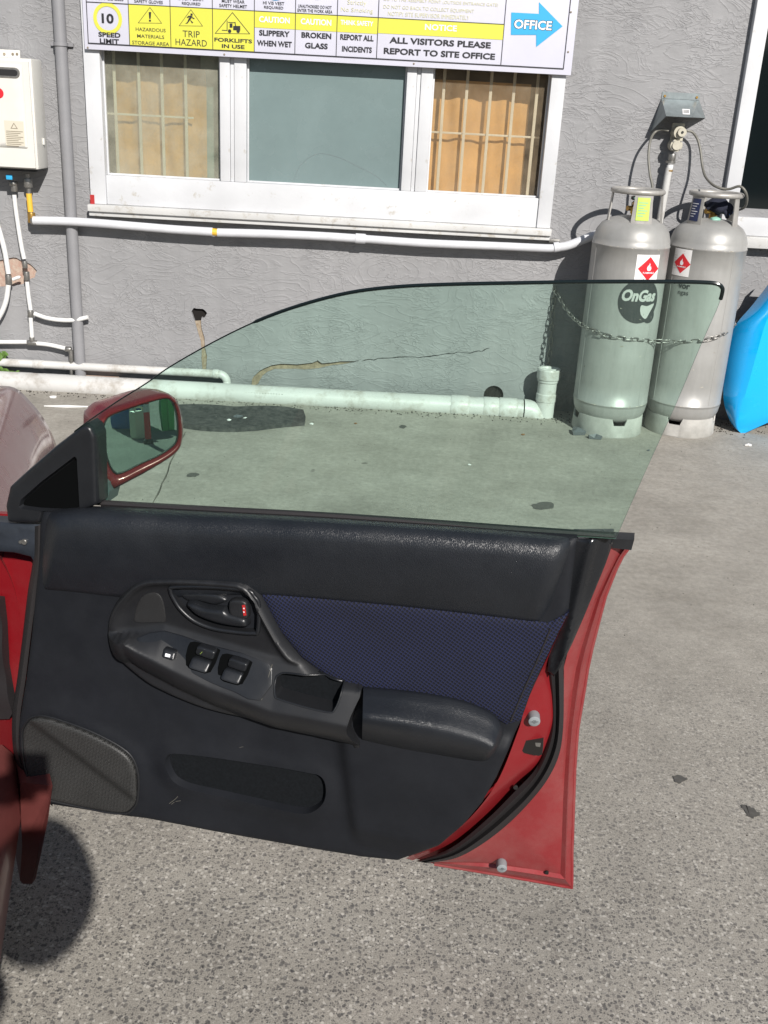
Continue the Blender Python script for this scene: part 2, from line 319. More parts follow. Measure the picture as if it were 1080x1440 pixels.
def tag(o, label=None, cat=None, group=None, kind=None):
    for k, v in (('label', label), ('category', cat), ('group', group), ('kind', kind)):
        if v: o[k] = v
    return o
class MB:                                # gathers shapes into one mesh
    def __init__(s): s.V = []; s.F = []; s.fm = []; s.k = 0
    def add(s, V, F, mi=0):
        V = np.asarray(V, float).reshape(-1, 3); s.V += V.tolist(); s.F += [[int(i)+s.k for i in f] for f in F]; s.fm += [mi]*len(F); s.k += len(V); return s
    def build(s, name, mat, parent=None, smooth=False, mats=None, **k): return obj(name, s.V, s.F, mat, parent, smooth, mats, s.fm if mats else None, **k)
def sm_curve(P, n=6, closed=False):       # Catmull-Rom
    P = np.array(P, float); N = len(P); out = []
    R = range(N if closed else N-1)
    for i in R:
        if closed: p0, p1, p2, p3 = P[i-1], P[i], P[(i+1) % N], P[(i+2) % N]
        else: p1, p2 = P[i], P[i+1]; p0 = P[i-1] if i else 2*p1-p2; p3 = P[i+2] if i+2 < N else 2*p2-p1
        for k in range(n):
            t = k/n; out.append(.5*((2*p1)+(-p0+p2)*t+(2*p0-5*p1+4*p2-p3)*t*t+(-p0+3*p1-3*p2+p3)*t**3))
    if not closed: out.append(P[-1])
    return np.array(out)
def tubeVF(path, r, n=10, closed=False, caps=True):
    P = np.array(path, float); N = len(P); rr = np.broadcast_to(np.asarray(r, float), (N,))
    T = np.gradient(P, axis=0) if not closed else np.roll(P, -1, 0)-np.roll(P, 1, 0)
    T /= np.maximum(np.linalg.norm(T, axis=1), 1e-9)[:, None]
    a = np.array([0, 0, 1.]) if abs(T[0][2]) < .9 else np.array([1., 0, 0]); X = np.cross(T[0], a); X /= np.linalg.norm(X); V = []
    for i in range(N):
        X = X - T[i]*(X@T[i]); X /= max(np.linalg.norm(X), 1e-9); Y = np.cross(T[i], X)
        for k in range(n): th = 2*pi*k/n; V.append(P[i]+rr[i]*(cos(th)*X+sin(th)*Y))
    F = []
    for i in range(N if closed else N-1):
        j = (i+1) % N
        for k in range(n): k2 = (k+1) % n; F.append([i*n+k, i*n+k2, j*n+k2, j*n+k])
    if caps and not closed: F.append(list(range(n))[::-1]); F.append([(N-1)*n+k for k in range(n)])
    return V, F
def tube(name, path, r, mat, parent=None, n=10, closed=False, sm=0):
    if sm:
        k0 = len(path); path = sm_curve(path, sm, closed)
        if hasattr(r, '__len__') and len(r) == k0: r = np.interp(np.linspace(0, k0-1, len(path)), range(k0), r)
    return obj(name, *tubeVF(path, r, n, closed), mat, parent, True)
def boxVF(lo, hi, bev=0.0):
    lo = np.array(lo, float); hi = np.array(hi, float); lo, hi = np.minimum(lo, hi), np.maximum(lo, hi)
    if bev <= 0:
        V = [[(lo, hi)[i][0], (lo, hi)[j][1], (lo, hi)[k][2]] for i in (0, 1) for j in (0, 1) for k in (0, 1)]
        return V, [[0, 1, 3, 2], [4, 6, 7, 5], [0, 4, 5, 1], [2, 3, 7, 6], [0, 2, 6, 4], [1, 5, 7, 3]]
    bm = bmesh.new(); bmesh.ops.create_cube(bm, size=1); bmesh.ops.scale(bm, vec=(hi-lo).tolist(), verts=bm.verts); bmesh.ops.translate(bm, vec=((lo+hi)/2).tolist(), verts=bm.verts)
    bmesh.ops.bevel(bm, geom=list(bm.edges), offset=bev, segments=2, affect='EDGES', profile=.6)
    V = [list(v.co) for v in bm.verts]; F = [[v.index for v in f.verts] for f in bm.faces]; bm.free(); return V, F
def box(name, lo, hi, mat, parent=None, bev=0.0, smooth=None): return obj(name, *boxVF(lo, hi, bev), mat, parent, bev > 0 if smooth is None else smooth, sharp=30)
def latheVF(prof, c, n=40, arc=None):
    V = []; N = len(prof)
    a0, a1 = arc if arc else (0, 2*pi); m = n+1 if arc else n
    for r, z in prof:
        for k in range(m): t = a0+(a1-a0)*k/n; V.append([c[0]+r*cos(t), c[1]+r*sin(t), c[2]+z])
    F = []
    for i in range(N-1):
        for k in range(n): k2 = (k+1) % m if not arc else k+1; F.append([i*m+k, i*m+k2, (i+1)*m+k2, (i+1)*m+k])
    return V, F
def loftVF(rows, closed=False):
    rows = [np.asarray(r, float) for r in rows]; m = len(rows[0]); V = np.concatenate(rows); F = []
    for i in range(len(rows)-1):
        for k in range(m if closed else m-1): k2 = (k+1) % m; F.append([i*m+k, i*m+k2, (i+1)*m+k2, (i+1)*m+k])
    return V, F
def inpoly(P, poly):
    x, y = P[:, 0], P[:, 1]; q = np.asarray(poly); r = np.zeros(len(P), bool); j = len(q)-1
    for i in range(len(q)):
        xi, yi = q[i]; xj, yj = q[j]
        c = ((yi > y) != (yj > y)) & (x < (xj-xi)*(y-yi)/(yj-yi+1e-15)+xi); r ^= c; j = i
    return r
def dist(P, poly, closed=True):
    A = np.asarray(poly, float); B = np.roll(A, -1, 0) if closed else A[1:]
    if not closed: A = A[:-1]
    D = B-A; L2 = np.maximum((D*D).sum(1), 1e-14); out = np.empty(len(P))
    for s in range(0, len(P), 4000):
        Q = P[s:s+4000]; t = np.clip(((Q[:, None]-A)*D).sum(2)/L2, 0, 1); out[s:s+4000] = np.sqrt((((Q[:, None]-A)-t[..., None]*D)**2).sum(2)).min(1)
    return out
def resample(P, step, closed=True):
    P = np.array(P, float); Q = np.vstack([P, P[:1]]) if closed else P; out = []
    for a, b in zip(Q[:-1], Q[1:]):
        k = max(1, int(math.ceil(np.linalg.norm(b-a)/step)))
        for i in range(k): out.append(a+(b-a)*i/k)
    if not closed: out.append(Q[-1])
    return np.array(out)
def offset_poly(P, d):                    # moves inwards by d
    P = np.asarray(P, float); x, y = P[:, 0], P[:, 1]; area = (x*np.roll(y, -1)-y*np.roll(x, -1)).sum()
    T = np.roll(P, -1, 0)-np.roll(P, 1, 0); T /= np.maximum(np.linalg.norm(T, axis=1), 1e-12)[:, None]
    N = np.stack([-T[:, 1], T[:, 0]], 1)*(1 if area > 0 else -1); return P+N*d
def relief(name, outline, F3, h, mat, parent=None, res=.01, rings=(), feats=(), holes=(), base=None, ostep=None, sharp=50, holebase=None, uvs=1.0, mats=None, smooth=True):
    O = resample(outline, ostep or res)
    pts = [O]; edges = []; off = 0
    def addloop(Q, con=True):
        nonlocal off
        pts.append(Q); 
        if con:
            k = len(Q); edges.extend([(off+i, off+(i+1) % k) for i in range(k)])
        off += len(Q)
    pts = []; addloop(O)
    H = [resample(q, ostep or res) for q in holes]
    for q in H: addloop(q)
    FE = []
    for q, w in feats:
        q = resample(q, res*.7); addloop(q); FE.append(q)
        q2 = offset_poly(q, w); q2 = q2[inpoly(q2, q) & (dist(q2, q) > w*.85)]; addloop(q2, False); FE.append(q2)
    for r in rings:
        q = offset_poly(O, r); q = q[inpoly(q, O) & (dist(q, O) > r*.9)]
        if len(q): addloop(q, False)
    lo, hi = O.min(0), O.max(0); gx = np.arange(lo[0]+res/2, hi[0], res); gy = np.arange(lo[1]+res/2, hi[1], res*.87)
    X, Y = np.meshgrid(gx, gy); X[1::2] += res/2; G = np.stack([X.ravel(), Y.ravel()], 1)
    if len(G):
        G = G[inpoly(G, O)]
        if len(G): G = G[dist(G, O) > max([res*.45]+[r*1.15 for r in rings])]
        for q in H:
            if len(G): G = G[~inpoly(G, q)]
            if len(G): G = G[dist(G, q) > res*.3]
        for q in FE:
            if len(G) and len(q) > 2: G = G[dist(G, q) > res*.3]
        pts.append(G)
    A = np.concatenate(pts)
    r = delaunay_2d_cdt([Vector(p) for p in A.tolist()], edges, [], 0, 1e-7)
    V2 = np.array([list(v) for v in r[0]]); T = [list(f) for f in r[2]]
    C = np.array([V2[t].mean(0) for t in T]); k = inpoly(C, O)
    for q in H: k &= ~inpoly(C, q)
    T = [t for t, kk in zip(T, k) if kk]
    T = [t if np.cross(V2[t[1]]-V2[t[0]], V2[t[2]]-V2[t[0]]) > 0 else t[::-1] for t in T]
    d = dist(V2, O); nn = h(V2[:, 0], V2[:, 1], d) if callable(h) else np.full(len(V2), float(h))
    V = list(F3(V2[:, 0], V2[:, 1], nn)); UV = list(V2*uvs)
    def skirt(Q, b):
        k0 = len(V); dq = dist(Q, O); hq = h(Q[:, 0], Q[:, 1], dq) if callable(h) else np.full(len(Q), float(h))
        V.extend(F3(Q[:, 0], Q[:, 1], hq)); V.extend(F3(Q[:, 0], Q[:, 1], np.full(len(Q), float(b)))); UV.extend(Q*uvs); UV.extend(Q*uvs); m = len(Q)
        for i in range(m): j = (i+1) % m; T.append([k0+i, k0+m+i, k0+m+j, k0+j])
    if base is not None: skirt(O, base)
    for q in H: skirt(q, base if holebase is None else holebase)
    return obj(name, np.array(V), T, mat, parent, smooth, uv=np.array(UV), sharp=sharp, mats=mats)
def wallF(Y0):                            # u = x, v = z, n towards the camera
    def f(u, v, n): u = np.asarray(u, float); return np.stack([u, Y0-np.asarray(n, float)+0*u, np.asarray(v, float)], -1)
    return f
def wpl(pts, Y): return [(wp(x, y, Y)[0], wp(x, y, Y)[2]) for x, y in pts]
def prism(name, poly, F3, n0, n1, mat, parent=None, smooth=False):     # flat polygon given a thickness
    P = np.array(poly, float); m = len(P); x, y = P[:, 0], P[:, 1]
    if (x*np.roll(y, -1)-y*np.roll(x, -1)).sum() < 0: P = P[::-1]
    V = np.concatenate([F3(P[:, 0], P[:, 1], np.full(m, n1)), F3(P[:, 0], P[:, 1], np.full(m, n0))])
    F = [list(range(m)), list(range(2*m-1, m-1, -1))]+[[i, m+i, m+(i+1) % m, (i+1) % m] for i in range(m)]
    return obj(name, V, F, mat, parent, smooth, sharp=35)
def prismVF(poly, F3, n0, n1):
    P = np.array(poly, float); m = len(P); x, y = P[:, 0], P[:, 1]
    if (x*np.roll(y, -1)-y*np.roll(x, -1)).sum() < 0: P = P[::-1]
    V = np.concatenate([F3(P[:, 0], P[:, 1], np.full(m, n1)), F3(P[:, 0], P[:, 1], np.full(m, n0))])
    return V, [list(range(m)), list(range(2*m-1, m-1, -1))]+[[i, m+i, m+(i+1) % m, (i+1) % m] for i in range(m)]
def textVF(s, bold=0.0, space=1.0):       # letter outlines filled as flat mesh, in a unit frame
    cu = bpy.data.curves.new('lettering', 'FONT'); cu.body = s; cu.size = 1; cu.offset = bold; cu.space_character = space; cu.resolution_u = 3
    cu.align_x = 'CENTER'; cu.align_y = 'CENTER'
    o = bpy.data.objects.new('lettering', cu); COL.objects.link(o)
    me = bpy.data.meshes.new_from_object(o); V = np.array([list(v.co) for v in me.vertices]); F = [list(p.vertices) for p in me.polygons]
    bpy.data.objects.remove(o); bpy.data.curves.remove(cu); bpy.data.meshes.remove(me); return V, F
def words(name, s, cx, cy, w, hgt, F3, n, mat, parent, bold=.02, rot=0.0):
    V, F = textVF(s, bold); lo, hi = V.min(0), V.max(0); V = (V-(lo+hi)/2)
    V[:, 0] *= w/(hi[0]-lo[0]); V[:, 1] *= hgt/(hi[1]-lo[1])
    x = V[:, 0]*cos(rot)-V[:, 1]*sin(rot)+cx; y = V[:, 0]*sin(rot)+V[:, 1]*cos(rot)+cy
    return obj(name, F3(x, y, np.full(len(x), float(n))), F, mat, parent)
circ = lambda cx, cy, r, n=24, ry=None: [(cx+r*cos(2*pi*i/n), cy+(ry or r)*sin(2*pi*i/n)) for i in range(n)]

# ================================================================== THE YARD
def GF(u, v, n): u = np.asarray(u, float); return np.stack([u, np.asarray(v, float)+0*u, np.asarray(n, float)+0*u], -1)
def strip2d(path, w, jit=.3):
    P = np.array(path, float); T = np.gradient(P, axis=0); T /= np.linalg.norm(T, axis=1)[:, None]; N = np.stack([-T[:, 1], T[:, 0]], 1)
    k = np.array([w*(1+jit*random.uniform(-1, 1)) for _ in P])[:, None]*.5; k[0] *= .3; k[-1] *= .3
    return np.vstack([P+N*k, (P-N*k)[::-1]])
def gpath(pts, n=5, jit=.004):
    Q = sm_curve([gp(*p)[:2] for p in pts], n); return [(a+random.uniform(-jit, jit), b+random.uniform(-jit, jit)) for a, b in Q]
WY = 5.56
joint = strip2d(gpath([(262, 606), (245, 640), (228, 680), (208, 722), (160, 830), (90, 1000)]), .007)
yard = relief('ground', [(-60, -60), (60, -60), (60, WY+.05), (-60, WY+.05)], GF, 0.0, 'concrete', res=6, holes=[joint], base=-.02, holebase=-.014, ostep=None, smooth=False)
tag(yard, kind='structure')
sub = obj('ground_base', *boxVF((-60, -60, -.08), (60, 60, -.012)), 'subsoil'); tag(sub, kind='structure')
ground_out = obj('far_ground', [(-60, WY+.051, -.004), (60, WY+.051, -.004), (60, 90, -.004), (-60, 90, -.004)], [[0, 1, 2, 3]], 'concrete'); tag(ground_out, kind='structure')

# ================================================================== THE BUILDING
bld = empty('building', (0, WY, 0)); tag(bld, 'grey rendered building wall with white timber windows behind the car door', 'building')
F0 = wallF(WY)
def blob(pts, sub=2, j=.0045):
    Q = sm_curve(wpl(pts, WY), sub, True); return [(a+random.uniform(-j, j), b+random.uniform(-j, j)) for a, b in Q]
XL, XR = -1.59, .775; ZB, ZT = 1.0, 2.12
dmg_hole = blob([(272, 434), (284, 435), (291, 441), (286, 447), (283, 450), (287, 475), (290, 500), (291, 525), (286, 528), (284, 505), (281, 480), (275, 452), (270, 443)])
dmg_crack = blob([(354, 541), (358, 528), (372, 517), (395, 512), (440, 511), (446, 506), (452, 511), (480, 509), (508, 506), (480, 512), (456, 516), (440, 520), (415, 518), (385, 520), (368, 528), (362, 541)])
dmg_patch = blob([(-40, 372), (0, 366), (18, 362), (30, 366), (42, 371), (51, 380), (48, 390), (36, 396), (22, 402), (4, 404), (-40, 400)])
hair = [tuple(p) for p in strip2d([(a+random.uniform(-.004, .004), b+random.uniform(-.005, .005)) for a, b in sm_curve(wpl([(508, 507), (545, 504), (590, 502), (630, 497), (668, 495), (690, 490)], WY), 6)], .0045, .5)]
pipehole = [tuple(p) for p in circ(*wpl([(694, 556)], WY)[0], .055, 20)]
RX0 = wp(1050, 100, WY)[0]+.01
wall = relief('wall', [(-9, -.06), (9, -.06), (9, 3.3), (-9, 3.3)], F0, 0.0, 'render', bld, res=.35,
   holes=[[(XL, ZB), (XR, ZB), (XR, ZT), (XL, ZT)], [(RX0, 1.13), (RX0+1.3, 1.13), (RX0+1.3, 2.12), (RX0, 2.12)], dmg_hole, dmg_crack, dmg_patch, hair, pipehole], base=-.14, holebase=-.022, smooth=False)
# what shows inside the broken places
s1 = box('broken_render', (-2.6, WY+.012, .45), (-1.86, WY+.02, .95), 'brick', bld)
s2 = relief('bare_plaster', wpl([(335, 548), (345, 500), (520, 496), (522, 524), (380, 545)], WY), wallF(WY+.014), 0.0, 'mortar', bld, res=.03)
s3 = relief('water_stain', wpl([(262, 452), (300, 450), (302, 540), (266, 540)], WY), wallF(WY+.008), 0.0, 'rust', bld, res=.03)
box('wall_cavity', (wp(262, 440, WY)[0], WY+.021, wp(275, 452, WY)[2]), (wp(298, 440, WY)[0], WY+.13, wp(275, 428, WY)[2]), 'hole', bld)
box('wall_core', (-9, WY+.141, -.06), (XL-.03, WY+.16, 3.3), 'hole', bld)
box('wall_core', (-1.55, WY+.023, .0), (1.6, WY+.12, .93), 'hole', bld)
# dark room behind each window
def room(x0, x1, z0, z1):
    m = MB(); Y0, Y1 = WY+.16, WY+.9
    for lo, hi in (((x0-.1, Y1, z0-.1), (x1+.1, Y1+.02, z1+.1)), ((x0-.12, Y0, z0-.1), (x0-.1, Y1, z1+.1)), ((x1+.1, Y0, z0-.1), (x1+.12, Y1, z1+.1)), ((x0-.1, Y0, z0-.12), (x1+.1, Y1, z0-.1)), ((x0-.1, Y0, z1+.1), (x1+.1, Y1, z1+.12))): m.add(*boxVF(lo, hi))
    return m.build('room', 'room', bld)
room(XL, XR, ZB, ZT); room(RX0, RX0+1.3, 1.13, 2.12)

# ---- three-light window
YS = WY-.012                       # face of the sashes
def X_(px, py, Y=YS): return wp(px, py, Y)[0]
def Z_(px, py, Y=YS): return wp(px, py, Y)[2]
gz0 = (Z_(150, 248)+Z_(565, 267)+Z_(758, 278))/3
pan = [((X_(142, 74)+X_(150, 248))/2, (X_(309, 80)+X_(311, 255))/2), ((X_(346, 85)+X_(348, 259))/2, (X_(572, 93)+X_(565, 267))/2), ((X_(609, 96)+X_(600, 270))/2, (X_(775, 107)+X_(758, 278))/2)]
zs = Z_(450, 303); ztop = 2.1
xa, xb = X_(119, 120, WY-.04), X_(795, 120, WY-.04)
win = empty('window', ((xa+xb)/2, WY, zs), bld); win['label'] = 'three-light window under the sign'
box('casing', (xa, WY-.04, zs), (pan[0][0], WY+.05, ztop), 'white', win, .004); box('casing', (pan[2][1], WY-.04, zs), (xb, WY+.05, ztop), 'white', win, .004)
rail_y = gz0
box('bottom_rail', (pan[0][0]+.0005, WY-.028, zs), (pan[2][1]-.0005, WY+.05, rail_y), 'white', win, .004)
xm = X_(583, 300)
box('rail_joint_cover', (xm-.0015, WY-.0292, zs+.002), (xm+.0015, WY-.027, rail_y-.004), 'litter', win)
for a, b in ((pan[0][1], pan[1][0]), (pan[1][1], pan[2][0])):
    c = (a+b)/2; g = .004
    box('mullion', (a, WY-.026, rail_y+.0005), (c-g-.012, WY+.05, ztop), 'white', win, .004)
    box('mullion', (c-g-.011, WY-.016, rail_y+.0005), (c+g+.0005, WY+.05, ztop), 'white', win, .003)
    box('mullion', (c+g+.0015, WY-.026, rail_y+.0005), (b, WY+.05, ztop), 'white', win, .004)
Zs1, Zs0 = Z_(450, 303, WY-.07), Z_(450, 318, WY-.07)
m = MB(); m.add(*boxVF((xa-.01, WY-.072, Zs0+.012), (xb+.006, WY-.001, zs-.001), .005)); m.add(*boxVF((xa-.008, WY-.055, Zs0-.012), (xb+.002, WY-.001, Zs0+.0115), .004))
m.build('sill', 'sill', win, True, sharp=30)
for (a, b), mt in zip(pan, ('obscure', 'filmglass', 'obscure2')):
    box('pane', (a+.001, WY+.022, rail_y+.001), (b-.001, WY+.026, ztop), mt, win)
    mb = MB()
    for lo, hi in (((a+.0005, WY+.004, rail_y+.0005), (a+.009, WY+.0215, ztop)), ((b-.009, WY+.004, rail_y+.0005), (b-.0005, WY+.0215, ztop)), ((a+.0095, WY+.004, rail_y+.0005), (b-.0095, WY+.0215, rail_y+.009))): mb.add(*boxVF(lo, hi, .0015))
    mb.build('glazing_bead', 'white', win, True)
YB = WY+.068
for grp, hz in (([(163, 160), (197, 160), (229, 160), (262, 165)], 162), ([(620, 187), (652, 188), (685, 190), (717, 191), (749, 193)], 188)):
    for px, py in grp: x = X_(px, py, YB); box('security_bar', (x-.0075, YB-.004, 1.02), (x+.0075, YB+.004, ztop), 'bars', win, .002)
    x0, x1 = X_(grp[0][0]-16, hz, YB), X_(grp[-1][0]+10, hz, YB); z = Z_(grp[1][0], hz, YB)
    box('cross_bar', (x0, YB+.0045, z-.005), (x1, YB+.010, z+.005), 'bars', win, .002)
def blind(x0, x1, ztp):
    us = np.linspace(x0, x1, 40); rows = []
    for z in np.linspace(1.0, ztp, 12): rows.append(np.stack([us, WY+.125+.008*np.sin((us-x0)*31)+.004*np.sin((us-x0)*77+z*5), 0*us+z], 1))
    return obj('blind', *loftVF(rows), 'blind', win, True)
blind(X_(152, 200), X_(284, 200), Z_(200, 92)); box('reflection_board', (X_(282, 200, WY+.1), WY+.134, 1.0), (X_(325, 200, WY+.1), WY+.14, 1.75), 'tealreflect', win); blind(X_(606, 200), X_(744, 200), Z_(640, 112))  # teal board added to stand in for the reflection in the left pane
p = wp(131, 281, WY-.03); box('paint_mark', (p[0]-.012, WY-.0415, p[2]-.027), (p[0]+.010, WY-.0402, p[2]+.026), 'redmark', win)
# curved crack in the middle pane
ck = [wp(*q, WY+.0215) for q in [(414, 252), (420, 236), (434, 222), (452, 216), (478, 222), (505, 235), (528, 247), (545, 262)]]
tube('glass_crack', sm_curve(ck, 5), .0007, 'galv', win, 5)
# ---- right-hand window, mostly out of frame
rx = wp(1049, 100, WY-.04)[0]; rw = .072; rz = wp(1060, 306, WY-.03)[2]; rz2 = wp(1060, 332, WY-.03)[2]; rz3 = wp(1060, 349, WY-.06)[2]
w2 = empty('window', (rx+.6, WY, rz2), bld); w2['label'] = 'dark window at the right edge'
for lo, hi in (((rx, WY-.04, rz2), (rx+rw, WY+.05, 2.15)), ((rx+1.30, WY-.04, rz2), (rx+1.37, WY+.05, 2.15)), ((rx+rw+.0005, WY-.04, 2.08), (rx+1.2995, WY+.05, 2.15))): box('casing', lo, hi, 'white', w2, .004)
box('bottom_rail', (rx+rw+.0005, WY-.028, rz2), (rx+1.2995, WY+.05, rz), 'white', w2, .004)
box('sill', (rx-.01, WY-.07, rz3), (rx+1.38, WY-.001, rz2-.001), 'sill', w2, .005)
box('pane', (rx+rw+.001, WY+.02, rz+.001), (rx+1.299, WY+.025, 2.079), 'darkglass', w2)

# ================================================================== SIGN BOARD
YG = 5.497; FS = wallF(YG)
def sx(px, py): return wp(px, py, YG)[0]
def sz(px, py): return wp(px, py, YG)[2]
sg = empty('safety_sign', (-.4, YG, 1.7)); tag(sg, 'wide white and yellow site safety sign board with blue office arrow above the window', 'sign board')
x0, x1 = sx(119, 68), sx(803, 104); z0 = (sz(119, 70)+sz(803, 105))/2; z1 = 2.42
box('panel', (x0, YG+.0005, z0), (x1, YG+.014, z1), 'signboard', sg, .002)
def rect(name, xa, xb, za, zb, mat, lift=.0012): return obj(name, FS(np.array([xa, xb, xb, xa]), np.array([za, za, zb, zb]), np.full(4, lift)), [[0, 1, 2, 3]], mat, sg)
bx0, bx1 = sx(124, 62), sx(793, 95); bz0 = (sz(124, 63)+sz(793, 96))/2; lw = .0038; lt = .0028
zr = (sz(122, 4)+sz(711, 33))/2
def T(s, px, py, wpx, hpx, mat='signblack', bold=.04, lift=.0020):
    k = (wp(px+50, py, YG)[0]-wp(px-50, py, YG)[0])/100
    c = wp(px, py, YG); return words('lettering', s, c[0], c[2], wpx*k, hpx*k*.97, FS, lift, mat, sg, bold*.8)
vx = [sx(182.5, 60), sx(240.5, 60), sx(299.3, 60), sx(357.7, 60), sx(415, 60), sx(473.3, 60), sx(530.5, 60), sx(707, 60)]
for a, b in ((bx0, bx0+lw), (bx1-lw, bx1)): rect('border_line', a, b, bz0, z1-.03, 'signblack', lt)
rect('border_line', bx0+lw, bx1-lw, bz0, bz0+lw*1.3, 'signblack', lt)
for x in vx: rect('divider_line', x-lw*.4, x+lw*.4, bz0+lw*1.3, z1-.03, 'signblack', lt)
rect('divider_line', bx0+lw, vx[7]-lw*.4, zr-.0015, zr+.0015, 'signblack', lt-.0002)
for i in range(3): rect('yellow_field', vx[i], vx[i+1], bz0+.003, zr, 'signyellow')
hz_ = zr-.083
for i in range(3, 7): rect('header_band', vx[i], vx[i+1], zr-.072 if i < 6 else zr-.068, zr, 'signyellow')
rect('header_band', vx[7]-.001, vx[7], zr-.068, zr, 'signyellow')
# cell 1: speed limit
def ring(cx, cz, r0, r1, mat, lift=.0018):
    A = np.array(circ(cx, cz, r0, 40)); B = np.array(circ(cx, cz, r1, 40)); V = FS(np.r_[A[:, 0], B[:, 0]], np.r_[A[:, 1], B[:, 1]], np.full(80, lift))
    return obj('speed_ring', V, [[i, (i+1) % 40, 40+(i+1) % 40, 40+i] for i in range(40)], mat, sg)
c = wp(151.5, 26, YG); ring(c[0], c[2], .053, .070, 'signyellow')
T('10', 151.5, 26, 17, 13); T('SPEED', 154, 49, 31, 6.3); T('LIMIT', 154, 58, 27, 6.5)
T('HAZARDOUS', 212, 42, 42, 4.6, bold=.01); T('MATERIALS', 212, 51.5, 38, 4.6, bold=.01); T('STORAGE AREA', 212, 61, 52, 4.8, bold=.01)
T('TRIP', 269, 48, 24, 8.5, bold=.0); T('HAZARD', 269, 60, 44, 8.5, bold=.0)
T('FORKLIFTS', 328, 57, 53, 5.3); T('IN USE', 328, 65.5, 32, 5.3)
def poly(name, pts, mat, lift=.0022): V = np.array(wpl(pts, YG)); return obj(name, FS(V[:, 0], V[:, 1], np.full(len(V), lift)), [list(range(len(V)))], mat, sg)
def tri(cx, top, bot, half, th=.0035):
    a, b, c = [np.array(q) for q in wpl([(cx, top), (cx+half, bot), (cx-half, bot-half*.03)], YG)]; P = [a, b, c]; ctr = (a+b+c)/3
    V = [FS(*q, .0022) for q in P]+[FS(*(ctr+(q-ctr)*(1-th*30)), .0022) for q in P]
    return obj('warning_triangle', V, [[0, 1, 4, 3], [1, 2, 5, 4], [2, 0, 3, 5]], 'signblack', sg)
tri(211, 10, 33, 17, .0022); tri(268.5, 13, 37, 17, .0022); tri(327, 17, 48, 25, .0022)
poly('exclamation_mark', [(209.2, 17), (212.8, 17), (212, 26.5), (210, 26.5)], 'signblack'); c = wp(211, 29, YG); poly('exclamation_mark', [(209.6, 27.8), (212.4, 27.8), (212.4, 30.4), (209.6, 30.4)], 'signblack')
for q in ([(268, 19), (271, 19), (271, 22), (268, 22)], [(268, 22), (271, 23), (267.5, 28.5), (265, 27)], [(265.5, 22), (268.5, 22.5), (264.5, 25.5), (262.5, 24.5)], [(270.5, 24), (274, 26), (273, 27), (270, 25.6)], [(265, 27), (267.5, 28), (264, 33), (260.5, 33.5), (263.5, 31)], [(267, 27.5), (269, 29), (272, 32), (270, 33)]): poly('falling_figure', q, 'signblack')
for q in ([(328, 36.5), (338, 36.5), (338, 43), (328, 42.5)], [(319, 29), (320, 29), (320, 43), (319, 43)], [(312, 42), (320, 42.4), (320, 43.4), (312, 43)], [(321, 31), (331, 31.5), (331, 32.5), (321, 32)], [(330, 31), (331.2, 31), (332, 37), (330.8, 37)], [(323, 33), (327, 33), (327, 39), (323, 39)]): poly('forklift_mark', q, 'signblack')
for px in (323, 335): c = wp(px, 43.8, YG); P = np.array(circ(c[0], c[2], .0085, 12)); obj('forklift_mark', FS(P[:, 0], P[:, 1], np.full(12, .0024)), [list(range(12))], 'signblack', sg)
for s, px, py, wx in (('CAUTION', 386, 28, 43), ('CAUTION', 444.5, 31, 43), ('THINK SAFETY', 502, 32.5, 46), ('NOTICE', 620, 39, 45)): T(s, px, py, wx, 8 if len(s) < 9 else 6.5, 'signwhite', .03, .0026)
for s, px, py, wx, hh in (('SLIPPERY', 386, 47, 43, 7.5), ('WHEN WET', 386, 61.5, 49, 7.5), ('BROKEN', 445, 50, 42, 7.5), ('GLASS', 445, 64.5, 32, 7.5), ('REPORT ALL', 502, 53, 47, 7.6), ('INCIDENTS', 502, 69.5, 42, 7.6), ('ALL VISITORS PLEASE', 619, 60, 143, 8.3), ('REPORT TO SITE OFFICE', 618, 75.5, 157, 8.3)): T(s, px, py, wx, hh)
poly('arrow', [(719, 17.5), (758, 19.5), (758, 3), (791, 37), (754, 66), (754, 49), (718.5, 49)], 'signblue', .0016)
T('OFFICE', 749.5, 35, 55, 13.5, 'signblack', .075, .0020); T('OFFICE', 749.5, 35, 53, 12, 'signwhite', .03, .0028)
for s, px, py, wx in (('SAFETY GLASSES', 151, -2, 45), ('SAFETY GLOVES', 209, 2.5, 40), ('REQUIRED', 269, 5.5, 26), ('SAFETY BOOT', 269, -1.5, 36), ('SAFETY HELMET', 328, 8.5, 39), ('MUST WEAR', 328, 2, 32), ('REQUIRED', 385, 11, 27), ('HI VIS VEST', 385, 4.5, 30), ('ENTER THE WORK AREA', 443, 15.5, 49), ('UNAUTHORISED DO NOT', 443, 9.5, 47)): T(s, px, py, wx, 4.2, 'signblack', .012)
T('Strictly', 502, 4.5, 27, 8, 'signpale', .0); T('No Smoking', 502, 15, 45, 7.5, 'signpale', .0)
for s, py in (('GO TO THE ASSEMBLY POINT (OUTSIDE ENTRANCE GATE)', 3.5), ('DO NOT GO BACK TO COLLECT EQUIPMENT', 13), ('NOTIFY SITE SUPERVISOR IMMEDIATELY', 22.0)): T(s, 620 if 'GO TO' in s else 603, py, 162 if 'GO TO' in s else 128 if 'BACK' in s else 115, 5.6, 'signpale', .0)
